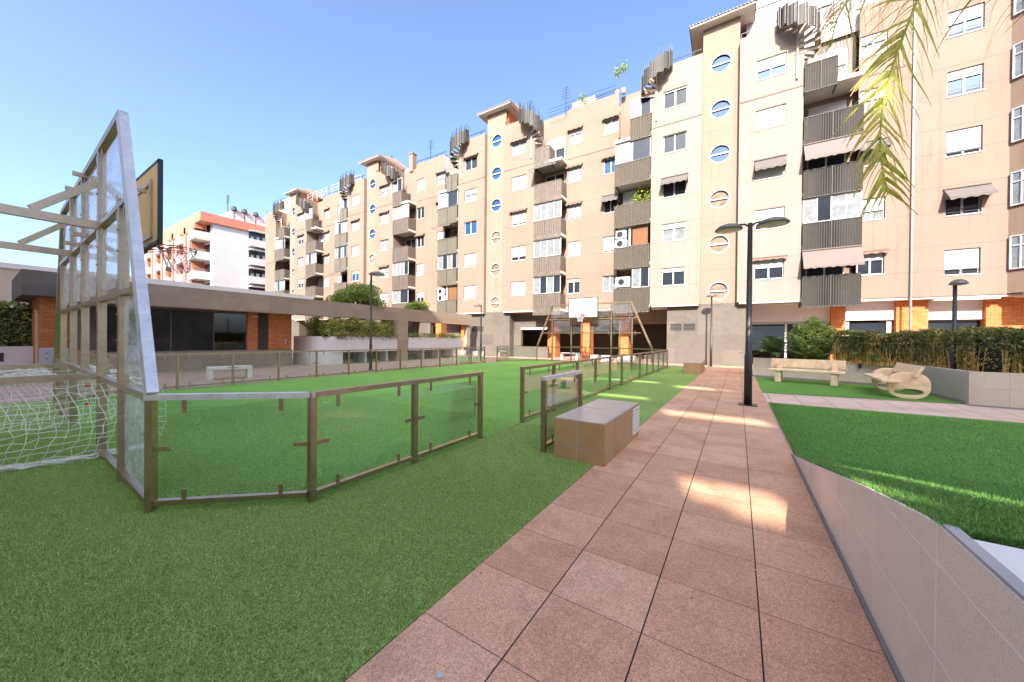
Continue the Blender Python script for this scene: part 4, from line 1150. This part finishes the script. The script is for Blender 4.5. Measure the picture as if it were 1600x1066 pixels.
def gen_items(): return [rnd.choice(['glz', 'glz', 'awng', 'open', 'glz2']) for _ in range(4)]+['glz2']
ITEMS = {('l', 0): ['ac1', 'ac2', 'plants', 'glz2', 'glz2', 1], ('r', 0): ['awn', 'glz', 'awn', 'grey', 'grey', -1],
         ('r', 1): ['glz', 'glz', 'glz', 'awng', 'open', -1], ('l', 1): ['ac2', 'glz', 'awng', 'glz2', 'open', 1]}
for m in range(4):
    xc = -m*L_
    # stair tower
    holes = []
    mb = MB(); R0 = .50; zc = [4.20+2.58*k for k in range(6)]
    zc = [4.22, 6.86, 9.41, 11.95, 14.46, 17.02]
    y = .35; xw = T_
    # tower front with round holes: polygon fans around every hole
    zl = [Z0]+[(a+b)/2 for a, b in zip(zc, zc[1:])]+[19.25]
    for k, z in enumerate(zc):
        n = 32; ring = [(xc+R0*math.cos(2*PI*q/n), z+R0*math.sin(2*PI*q/n)) for q in range(n)]
        def edge(a):
            c, s_ = math.cos(a), math.sin(a); zt, zb = zl[k+1]-z, zl[k]-z
            t = 1e9
            if abs(c) > 1e-6: t = min(t, xw/abs(c))
            if s_ > 1e-6: t = min(t, zt/s_)
            if s_ < -1e-6: t = min(t, zb/s_)
            return (xc+c*t, z+s_*t)
        for q in range(n):
            a0, a1 = 2*PI*q/n, 2*PI*(q+1)/n; e0, e1 = edge(a0), edge(a1); r0, r1 = ring[q], ring[(q+1) % n]
            P_ = [(r0[0], y, r0[1]), (e0[0], y, e0[1])]
            # corner fill
            if abs(e0[0]-e1[0]) > 1e-6 and abs(e0[1]-e1[1]) > 1e-6:
                cxn = xc+math.copysign(xw, (e0[0]+e1[0])/2-xc); czn = zl[k+1] if (e0[1]+e1[1])/2 > z else zl[k]
                P_.append((cxn, y, czn))
            P_ += [(e1[0], y, e1[1]), (r1[0], y, r1[1])]
            mb.poly(P_); mb.quad((r0[0], y, r0[1]), (r1[0], y, r1[1]), (r1[0], y+.2, r1[1]), (r0[0], y+.2, r0[1]))
    mb.build('wall', M['tower'], BLD)
    for k, z in enumerate(zc):
        fr = MB(); pts = [(xc+R0*.985*math.cos(2*PI*q/32), y+.02, z+R0*.985*math.sin(2*PI*q/32)) for q in range(33)]
        fr.path(pts, .035, 6); fr.box(xc-R0+.02, xc+R0-.02, y+.03, y+.07, z-.035, z+.03)
        o = fr.build('round_window', M['white_frame'], BLD)
        MB().poly([(p[0], y+.10, p[2]) for p in pts[:-1]]).build('pane', M['pane_blue'] if k > 2 else M['pane_warm'], o)  # reflections put into pane colours: blue sky above, cream building below
    # brick sides above roof terrace and tower roof
    MB().box(xc-T_+.003, xc+T_-.003, .62, 3.6, Z0, 19.24).build('tower_core', M['brick'], BLD)
    mb = MB(); zr = 19.25
    mb.box(xc-1.55, xc+1.55, -.15, 4.3, zr, zr+.10); mb.v += []
    mb.build('tower_roof', M['soffit'], BLD)
    mb = MB(); i = 0
    mb.poly([(xc-1.6, -.2, zr+.101), (xc+1.6, -.2, zr+.101), (xc+1.6, 2.0, zr+.55), (xc-1.6, 2.0, zr+.55)]).poly([(xc-1.6, 4.35, zr+.101), (xc-1.6, 2.0, zr+.55), (xc+1.6, 2.0, zr+.55), (xc+1.6, 4.35, zr+.101)])
    mb.poly([(xc-1.6, -.2, zr+.1), (xc-1.6, 2, zr+.55), (xc-1.6, 4.35, zr+.1)]).poly([(xc+1.6, -.2, zr+.1), (xc+1.6, 4.35, zr+.1), (xc+1.6, 2, zr+.55)])
    for q in range(20): mb.bar((xc-1.55+q*.163, -.23, zr+.10), (xc-1.55+q*.163, 1.9, zr+.57), .09, .05, n=6)
    mb.build('roof_tiles', M['roof_tile'], BLD)
    # bays
    bay(xc+T_, xc+B_, 0, xc+2.27, SB.get(('r', m)) or [rand_state() for _ in range(5)], 'bay' if m == 0 else 'cream', BLD)
    if m < 3: bay(xc-B_, xc-T_, 0, xc-2.30, SB.get(('l', m)) or [rand_state() for _ in range(5)], 'bay' if m == 0 else 'cream', BLD)
    # balconies
    if m == 0:
        balcony(xc+B_, xc+BL, BLD, ITEMS[('r', 0)], 'fine', 'metal_grey', sp='grey')
        balcony(xc-BL, xc-B_, BLD, ITEMS[('l', 0)], 'fine', 'metal_brown', sp='cream')
    else:
        balcony(xc+B_, xc+BL, BLD, ITEMS.get(('r', m)) or gen_items()+[-1], 'slat', 'metal_rib', sp='cream')
        if m < 3: balcony(xc-BL, xc-B_, BLD, ITEMS.get(('l', m)) or gen_items()+[1], 'fine', 'metal_brown', sp='cream')
    # spiral stairs
    spiral(BLD, xc+3.32, -.05, 17.62, 1, 'metal_grey')
    if m < 3: spiral(BLD, xc-3.32, -.05, 17.62, -1, 'metal_grey' if m else 'metal_grey')
    # walls between modules (recessed .8)
    def wallseg(xa, xb, wins, topm='cream'):
        hs = [(wx, wx+.95, sill(k), sill(k)+1.04) for wx, _ in wins for k in range(5)]
        mb = MB().wall(xa, xb, Z0, ZTOP, .8, hs)
        mb.quad((xa, .8, Z0), (xa, 2, Z0), (xb, 2, Z0), (xb, .8, Z0)); mb.quad((xa, .8, ZTOP), (xb, .8, ZTOP), (xb, 1.05, ZTOP), (xa, 1.05, ZTOP))
        mb.build('wall', M[topm], BLD); dentils(xa, xb, .8, 14.27)
        for wx, sts in wins:
            for k in range(5): put_window(BLD, wx, sill(k), .95, .8, sts[k])
    if m == 0: wallseg(BL, 7.61, [(BL+.03, SW[(0, 's')])])
    if m < 3:
        wallseg(xc-L_+BL, xc-BL, [(xc-BL-.98, SW[(.5, 'a')] if m == 0 else [rand_state() for _ in range(5)]),
                                  (xc-L_+BL+.1, SW[(.5, 'b')] if m == 0 else [rand_state() for _ in range(5)])], 'cream' if m == 0 else 'orange_render')
dent.build('dentil_course', M['bay'], BLD)
# left end block
xe = -3*L_
bx = MB().wall(xe-6.5, xe-3.75, Z0, ZTOP, .0, []); bx.quad((xe-3.75, 0, Z0), (xe-3.75, 1.5, Z0), (xe-3.75, 1.5, ZTOP), (xe-3.75, 0, ZTOP)); bx.quad((xe-6.5, 9, 0), (xe-6.5, 0, 0), (xe-6.5, 0, ZTOP), (xe-6.5, 9, ZTOP))
bx.build('wall', M['orange_render'], BLD)
balcony(xe-3.75, xe-1.3, BLD, ['glz', 'glz', 'awng', 'glz', 'open', 1], 'slat', 'metal_rib', sp='cream')
spiral(BLD, xe-2.2, -.05, 17.62, -1, 'metal_grey')
MB().box(xe-6.4, xe-1.2, 1.3, 5, ZTOP+.0, ZTOP+1.9).build('penthouse_wall', M['white_wall'], BLD)
# core, terrace floor and penthouses
MB().box(xe-6.4, 7.59, 2.05, 11, 2.6, ZTOP-.9).build('core', M['cream'], BLD)
for m in range(4):
    xc = -m*L_
    for a, b, zt in ((xc+1.2, xc+7.4 if m == 0 else xc+7.2, 20.3), (xc-7.3, xc-1.2, 19.4)):
        if m == 3 and a < xc: continue
        yb = 1.15 if (m == 0 and a > xc) else 3.2
        if m == 0 and a > xc:
            hs = [(1.25, 2.75, 18.15, 19.9), (3.4, 4.9, 17.9, 19.9), (5.3, 7.1, 17.9, 19.9)]
            MB().wall(a, b, ZTOP-.9, zt, yb, hs).box(a, b, yb+.5, 9, ZTOP-.9, zt).build('penthouse_wall', M['white_wall'], BLD)
            for h in hs: window(BLD, h[0], h[2], h[1]-h[0], h[3]-h[2], yb, .82 if h[0] < 2 else .6)
        else: MB().box(a, b, yb, 9, ZTOP-.9, zt-1.05).build('penthouse_wall', M['white_wall' if m > 1 else 'cream'], BLD)
    # parapet rails
    mb = MB()
    for a, b, yy in ((xc+T_+.05, xc+2.6, .1), (xc-2.6, xc-T_-.05, .1), (xc-L_+BL if m < 3 else xc-6.4, xc-BL, .9 if m < 3 else .1)):
        mb.bar((a, yy, ZTOP+.30), (b, yy, ZTOP+.30), .035); k = a
        while k <= b: mb.bar((k, yy, ZTOP), (k, yy, ZTOP+.30), .03); k += 1.25
    if m == 0: mb.bar((BL, .9, ZTOP+.3), (7.6, .9, ZTOP+.3), .035)
    mb.build('roof_rail', M['rail_dark'], BLD)
for x in (-10.3, -13.4, -24.5, -30.2, 3.2):
    mb = MB().bar((x, 2.5, ZTOP-.5), (x, 2.5, ZTOP+3.1), .04)
    for q in range(5): mb.bar((x-.45+.05*q, 2.5, ZTOP+2.2+q*.2), (x+.45-.05*q, 2.5, ZTOP+2.2+q*.2), .02)
    mb.build('aerial', M['rail_dark'], BLD)
# white rooftop frames and vents further left
mb = MB()
for x0, x1 in ((-43.5, -39.5), (-38.5, -33.2), (-52, -47)):
    for x in np.linspace(x0, x1, 5): mb.bar((x, .9, ZTOP), (x, .9, ZTOP+1.1), .05)
    for z in (.4, .75, 1.1): mb.bar((x0, .9, ZTOP+z), (x1, .9, ZTOP+z), .035)
mb.build('roof_frame', M['white_frame'], BLD)
MB().box(-26.1, -25.6, 1.2, 1.7, ZTOP-.2, ZTOP+1.5).box(-26.15, -25.55, 1.15, 1.75, ZTOP+1.5, ZTOP+1.6).build('chimney', M['cream'], BLD)
MB().box(-9.3, -7.6, 1.3, 3, ZTOP-.5, ZTOP+.75).build('roof_hut', M['beige_wall'], BLD)
mb = MB(); 
for zz in (.15, .4, .65): mb.bar((-11, .9, ZTOP+zz), (-6, .9, ZTOP+zz), .02)
mb.build('roof_rail', M['rail_dark'], BLD)
# ground floor
def gf(name, mat, boxes, bevel=0):
    mb = MB()
    for q in boxes: mb.box(*q)
    return mb.build(name, M[mat], BLD)
for m in range(4):
    xc = -m*L_
    gf('granite_wall', 'granite', [(xc-2.65, xc+1.36, .36, 2.0, 0, Z0-.004)])
    gf('wall_vent', 'rail_dark', [(xc-2.45+a, xc-1.85+a, .33, .358, 2.02+q*.085, 2.05+q*.085) for q in range(5) for a in (0, .72)])
    gf('soffit', 'soffit', [(xc-BL-1.9, xc-2.652, .85, 5.5, Z0-.11, Z0-.005), (xc+1.362, xc+7.6, .85, 5.5, Z0-.11, Z0-.005)] if m < 3 else [(xc-6.4, xc-2.652, .85, 5.5, Z0-.11, Z0-.005), (xc+1.362, xc+7.6, .85, 5.5, Z0-.11, Z0-.005)])
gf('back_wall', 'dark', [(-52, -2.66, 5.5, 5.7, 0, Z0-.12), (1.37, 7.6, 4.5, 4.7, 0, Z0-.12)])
# right of the stair tower: shutters between brick pillars
gf('shop_blind', 'awning_white', [(1.40, 4.99, 1.5, 1.55, 2.48, 3.39), (5.56, 7.34, 1.5, 1.55, 2.50, 3.39)]) if 'awning_white' in M else None
for a, b in ((5.0, 5.55), (7.35, 7.60)): gf('brick_pillar', 'brick', [(a, b, 1.3, 2.0, 0, Z0-.112)])
for a, b in ((-5.95, -5.30), (-8.70, -8.05), (-11.4, -10.75)): gf('brick_pillar', 'brick', [(a, b, 2.0, 2.9, 0, Z0-.112)])
gf('lintel', 'planter_white', [(-5.2, -2.7, 2.3, 2.5, 2.95, Z0-.12), (-10.7, -8.75, 2.3, 2.5, 2.75, Z0-.12), (-8.0, -6.0, 2.3, 2.5, 2.85, Z0-.12)])
gf('granite_wall', 'granite', [(-13.87, -10.9, 1.0, 1.3, 0, .82), (-13.87, -10.9, 1.0, 1.3, 2.2, Z0-.112), (-13.87, -13.2, 1.01, 1.29, .82, 2.2)])
gf('lintel', 'planter_white', [(-13.2, -11.0, .95, .998, 2.12, 2.26)])
for xx in (-19.5, -22.5, -26, -34, -37, -41, -48): gf('brick_pillar', 'brick', [(xx, xx+.65, 1.3, 2.0, 0, Z0-.112)])
gf('granite_wall', 'granite', [(-21.5, -19.9, 1.6, 2, 0, Z0-.112), (-25, -23.5, 1.6, 2, 0, Z0-.112)])
gf('shop_window', 'pane', [(1.40, 4.99, 1.7, 1.72, .9, 2.4), (5.56, 7.34, 1.7, 1.72, .9, 2.4)])
gf('window_frame', 'white_frame', [(1.4, 1.5, 1.62, 1.69, .5, 2.47), (3.15, 3.25, 1.62, 1.69, .5, 2.47), (1.4, 4.99, 1.62, 1.69, 2.36, 2.47), (5.56, 5.75, 1.62, 1.69, .5, 2.47), (7.1, 7.3, 1.62, 1.69, .5, 2.47)])

# pink building to the right
PK = empty('apartment_building', (-.981, 22.61, 0), R(1.19), 'pink apartment building at the right edge, right of the drainpipe, with roller shutters', 'building')
w = 1.03; hs = [(8.67, 9.72, 4.42+ST*k, 4.42+ST*k+1.12) for k in range(6)]
mb = MB().wall(7.612, 10.45, Z0-.02, 23, .8, hs); mb.quad((10.45, .8, Z0), (10.45, 2, Z0), (10.45, 2, 23), (10.45, .8, 23)); mb.quad((7.612, .8, Z0-.02), (7.612, 2, Z0-.02), (10.45, 2, Z0-.02), (10.45, .8, Z0-.02))
mb.quad((10.45, .8, Z0), (10.85, .35, Z0), (10.85, .35, 23), (10.45, .8, 23)); mb.build('wall', M['pink'], PK)
PST = [(.8, 0, 0), (.35, 'drop', 0), (.85, 0, 0), (.35, 0, 1), (.5, 0, 1), (.5, 0, 0)]
for k in range(6):
    st_ = PST[k]; z = 4.42+ST*k
    window(PK, 8.67, z, 1.05, 1.12, .8, st_[0], st_[2], 0, True)
    if st_[1] == 'drop': awning(PK, 8.62, 9.95, z+1.16, .5, .55, .79, 'awning_grey', True)
for k in range(6):
    zf = Z0+ST*k
    MB().box(10.86, 15, .0, 2, zf-.15, zf+.05).build('balcony_slab', M['soffit'], PK)
    ribbed_panel(PK, 10.9, 15, zf-.3, zf+1.1, -.1, 'metal_brown', 'fine')
    glazing(PK, 10.95, 15, zf+1.15, zf+ST-.2, .05, 5)
    mb = MB(); z0, z1 = zf+1.0, zf+2.35
    a, b = Vector((10.47, .70, 0)), Vector((10.83, .30, 0)); d = b-a
    for t in (0, .5, 1): p = a+d*t; mb.bar((p.x, p.y, z0), (p.x, p.y, z1), .05)
    for zz in (z0, z0+.95, z1): mb.bar((a.x, a.y, zz), (b.x, b.y, zz), .05)
    o = mb.build('corner_window', M['white_frame'], PK)
    MB().quad((a.x, a.y+.01, z0), (b.x, b.y+.01, z0), (b.x, b.y+.01, z1), (a.x, a.y+.01, z1)).build('pane', M['curtain'], o)
MB().box(7.66, 15, 2, 11, 2.6, 23).build('core', M['pink'], PK)
MB().bar((7.64, .74, 0.3), (7.64, .74, 23), .09, n=10).build('drainpipe', M['white_frame'], PK, smooth=True)
def gp(name, mat, boxes):
    mb = MB()
    for q in boxes: mb.box(*q)
    return mb.build(name, M[mat], PK)
gp('brick_pillar', 'brick', [(7.604, 8.38, 1.3, 2.0, 0, Z0-.112)]); gp('brick_pillar', 'brick', [(10.1, 11.2, 1.3, 2, 0, Z0-.112)])
M['awning_white'] = plain('white_shop_blind', (.66, .62, .58), .8, var=.04, scale=1.5)
gp('shop_blind', 'awning_white', [(8.39, 10.09, 1.5, 1.55, 2.48, 3.36)])
o = MB().box(1.40, 4.99, 1.5, 1.55, 2.48, 3.39).box(5.56, 7.34, 1.5, 1.55, 2.50, 3.39).build('shop_blind', M['awning_white'], BLD)
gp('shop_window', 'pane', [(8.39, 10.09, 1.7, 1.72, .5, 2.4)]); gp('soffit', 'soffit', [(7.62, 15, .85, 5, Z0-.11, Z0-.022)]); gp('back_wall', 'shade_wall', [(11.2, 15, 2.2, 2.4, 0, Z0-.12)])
gp('soffit_trim', 'coping', [(8.4, 10.3, .82, 1.1, Z0-.2, Z0-.112)])

# rooftop potted plants on the terrace above
for x, h in ((-5.95, 1.5), (-5.55, 1.7), (-3.9, .9), (-3.5, .8), (-8.4, .6)):
    o = empty('potted_plant', (-.981+x, 22.61+.9+x*.02, ZTOP-.1), 0, {-5.95: 'thin potted plant left of a taller one on the roof edge', -5.55: 'tall thin potted plant with few leaves on the roof edge', -3.9: 'leafy plant on the roof just left of the spiral stair', -3.5: 'small leafy plant on the roof inside the spiral stair top', -8.4: 'low leafy plant by the roof hut railing'}[x], 'plant', 'potted plants on the roof terrace')
    MB().lathe([(.12, 0), (.16, .3), (.15, .3)], 0, 0, 10).build('pot', M['roof_tile'], o)
    MB().path([(0, 0, .25), (.04, 0, h*.5), (.0, 0, h)], .015, 5).build('stem', M['bark'], o)
    P = rng.normal(size=(120, 3))*np.array([.14, .14, .17])+np.array([0, 0, h]); quads_np('foliage', leaves(P, .16, .35), M['shrub'], o)

# things under the building
for lab, x, y, wx, h in (('white cube seat just right of the white table by the brick pillars', -7.0+.2, 22.0, .45, .42), ('white cube seat between the middle and right brick pillars', -6.0, 21.9, .55, .42), ('pale round ended seat at the foot of the right brick pillar', -4.7, 21.7, 1.0, .45)):
    o = empty('cube_seat', (x-1.0, y, 0), 0, lab, 'seat', 'white seats in front of the passage')
    MB().box(-wx/2, wx/2, -.22, .22, 0.03, h).build('body', M['white_wall'], o, bevel=.02)
    MB().box(-wx/2+.04, wx/2-.04, -.18, .18, 0, .03).build('foot', M['rail_dark'], o)
portal_bench('white portal shaped bench in front of the leftmost brick pillar', -9.6, 22.2, 0, 1.25, .5, .4, 'white_wall')

# ------------------------------------------------------------------ red and white building far left
RB = empty('apartment_building', (-66, 21.1-1.2, 0), 0, 'distant white apartment block with red balcony frames left of the long building', 'building')
Ht = 18.2
mb = MB().box(-32, 0, .0, 28, 0, Ht); mb.build('wall', M['white_clad'], RB)
MB().box(-32.3, .3, -1.6, 28.2, Ht, Ht+1.3).box(-32.3, -2.0, -1.6, -.2, Ht-1.0, Ht-.001).build('roof_band', M['red_frame'], RB)
for x0 in range(-31, -2, 6):
    MB().box(x0-.0, x0+.9, -1.6, -.6, 0, Ht-.002).box(x0+3.0, x0+3.3, -1.5, -.01, 0, Ht-.002).build('red_pier', M['red_frame'], RB)
    mb = MB()
    for k in range(60): mb.box(x0+1.0, x0+1.9, -1.45, -1.3, k*.3+.05, k*.3+.2)
    mb.build('louvre_screen', M['planter_white'], RB)
    for f in range(6):
        z = 1+f*2.95; MB().box(x0+3.31, x0+5.95, -1.9, -.01, z, z+1.15).build('balcony', M['white_wall'], RB)
        MB().box(x0+3.5, x0+5.8, -.05, -.005, z+1.16, z+2.5).build('window', M['pane'], RB)
        MB().box(x0+4.2, x0+5.0, -1.7, -.3, z+1.16, z+1.7).build('balcony_clutter', M['awning_rust'], RB)
for f in range(6):
    z = 1+f*2.95
    for y0 in (4.3, 12.5):
        MB().box(.0, 1.1, y0, y0+6, z, z+1.1).build('balcony', M['white_clad'], RB)
        MB().box(.005, .03, y0+.2, y0+5.8, z+1.1, z+2.45).build('window', M['pane'], RB)
        MB().box(.03, .9, y0+.2, y0+5.8, z+2.45, z+2.6).build('balcony_slab', M['white_wall'], RB)
        mb = MB()
        for q in range(7): mb.box(.5, .54, y0+.3+q*.8, y0+.7+q*.8, z+1.1, z+1.6+.3*((q*7) % 3)/3)
        mb.build('laundry', M['curtain'], RB)
for q in ((-9, -2, 3, 9, Ht+1.3, Ht+3.4), (-24, -18, 3, 9, Ht+1.3, Ht+3.2), (-6, -2.5, 3.4, 7.5, Ht+1.3, Ht+2.8)): MB().box(*q).build('roof_hut', M['white_wall'], RB)
mb = MB().bar((-2, 2.4, Ht+1.3), (-2, 2.4, Ht+5.5), .08)
for k in range(4): mb.bar((-2.6, 2.4, Ht+4.4+k*.3), (-1.4, 2.4, Ht+4.4+k*.3), .05)
mb.build('antenna', M['rail_dark'], RB)
mb = MB()
for y0 in (3.2, 4.6, 6.2): mb.lathe([(.05, Ht+1.3), (.05, Ht+3.2), (.5, Ht+3.3), (.3, Ht+3.9), (.02, Ht+4.0)], -2, y0, 8)
mb.build('roof_cowl', M['metal_post'], RB)

# ------------------------------------------------------------------ building behind the camera (shades the court, reflected in the windows)
OB = empty('apartment_building', (0, -22, 0), 0, 'apartment building on the camera side of the courtyard, behind the viewer', 'building')
HB = 30.6; DB = 22
def hole_for(v0, v1, u0, u1, z0=0, z1=0):  # ground patch -> opening in plane u=-6
    k = math.tan(R(SUN_EL))/math.cos(R(SUN_AZ)); t = math.tan(R(SUN_AZ))
    uc = (u0+u1)/2+DB
    return (v0-uc*t, v1-uc*t, (u0+DB)*k+z0, (u1+DB)*k+z1)
patches = [(-.42, -.10, 3.48, 3.96), (-.099, .38, 3.32, 3.96), (-1.2, .42, 7.12, 7.60), (-1.6, -.2, 11.35, 11.95), (-4.6, -2.2, 12.1, 12.6), (-3.6, -1.8, 8.6, 9.0), (.93, 1.12, 2.85, 4.25, .56, .27)]
hs = [hole_for(*p) for p in patches]
XA, XB = 1.5, 12
W_ = MB(); W_.wall(XA, XB, 0, HB, 0, hs, .04); W_.wall(XA, XB, 0, HB, .04, hs, 0)
M['rear'] = plain('warm_white_render', (.78, .66, .52), .9, var=.05, scale=1)
W_.build('sun_slot_screen', M['rear'], OB)  # added unseen screen, its openings shaped to throw sun patches on the ground
for a, b in ((-85, XA), (XB, 45)): MB().box(a, b, -9, 0.1, 0, HB).build('wall', M['rear'], OB)
mb = MB()
for a, b in ((-85, XA), (XB, 45)):
    x = a+1.2
    while x < b-1.6:
        for k in range(7): mb.box(x, x+1.3, .101, .12, 1.6+k*2.95, 2.75+k*2.95)
        x += 3.1
mb.build('window', M['pane'], OB)

# ------------------------------------------------------------------ grass blades near the camera
def blades(name, label, fn, n, h, mat, wd=.0035):
    P = fn(n); n = len(P)
    a = rng.random(n)*2*PI; ln = rng.normal(size=(n, 2))*.45; hh = h*rng.uniform(.5, 1.25, n)
    w_ = np.stack([np.cos(a), np.sin(a), np.zeros(n)], 1)*wd
    tip = P+np.stack([ln[:, 0]*hh, ln[:, 1]*hh, hh], 1)
    V = np.stack([P-w_, P+w_, tip], 1)
    o = quads_np(name, V, mat, None, 3); return tag(o, label, 'grass', kind='stuff')
def f1(n):
    u = -.6+5.6*rng.random(n)**1.35; v = rng.uniform(-8.5, TR+.006, n)
    P = np.stack([v, u, np.full(n, .004)], 1)
    cx = v*math.cos(R(YAW))+u*math.sin(R(YAW)); cy = u*math.cos(R(YAW))-v*math.sin(R(YAW))
    ok = (cy > .9) & (np.abs(cx/cy) < 1.5) & (rng.random(n) < np.clip(3.2/cy, .1, 1)**1.3)
    edge = (v > TR+.02)
    return P[ok & ~edge]
blades('grass', 'short artificial grass blades on the near turf', f1, 420000, .022, M['blade'])
def f2(n):
    u = 1.79+8.0*rng.random(n)**1.7; v = .60+8*rng.random(n)**1.5
    z = np.array([lawn_z(a, b) for a, b in zip(v, u)]); P = np.stack([v, u, z-.003], 1); return P
blades('grass', 'longer green grass blades on the raised lawn beside the beige wall', f2, 170000, .030, M['blade_lawn'], .0035)

mb = MB()
for i in range(20):
    x = rng.uniform(TR+.05, .5); y = rng.uniform(.9, 6); a = rng.random()*6.28; l = rng.uniform(.004, .009)
    if i < 10: x = TR+rng.random()*.12
    mb.poly([(x+math.cos(a+q)*l*(1 if k % 2 else .5), y+math.sin(a+q)*l*(1 if k % 2 else .5), .0075+.003*(k % 2)) for k, q in enumerate((0, 1.2, 2.5, 3.7, 5))])
tag(mb.build('leaf_litter', M['bark']), 'tiny dark dry leaf scraps scattered on the red path', 'litter', kind='stuff')
mb = MB()
for x, y, rr_ in ((-1.02, 1.06, .018), (-.18, .93, .022), (-.55, .80, .009), (-.62, 2.1, .010), (.1, 2.6, .008), (-1.1, 2.9, .009)):
    mb.poly([(x+rr_*math.cos(q)*(1+.25*math.sin(q*3)), y+rr_*.8*math.sin(q), .0082) for q in np.linspace(0, 6.1, 14)])
tag(mb.build('gum_spots', M['white_wall']), 'pale dried gum spots on the near slabs of the path', 'stain', kind='stuff')
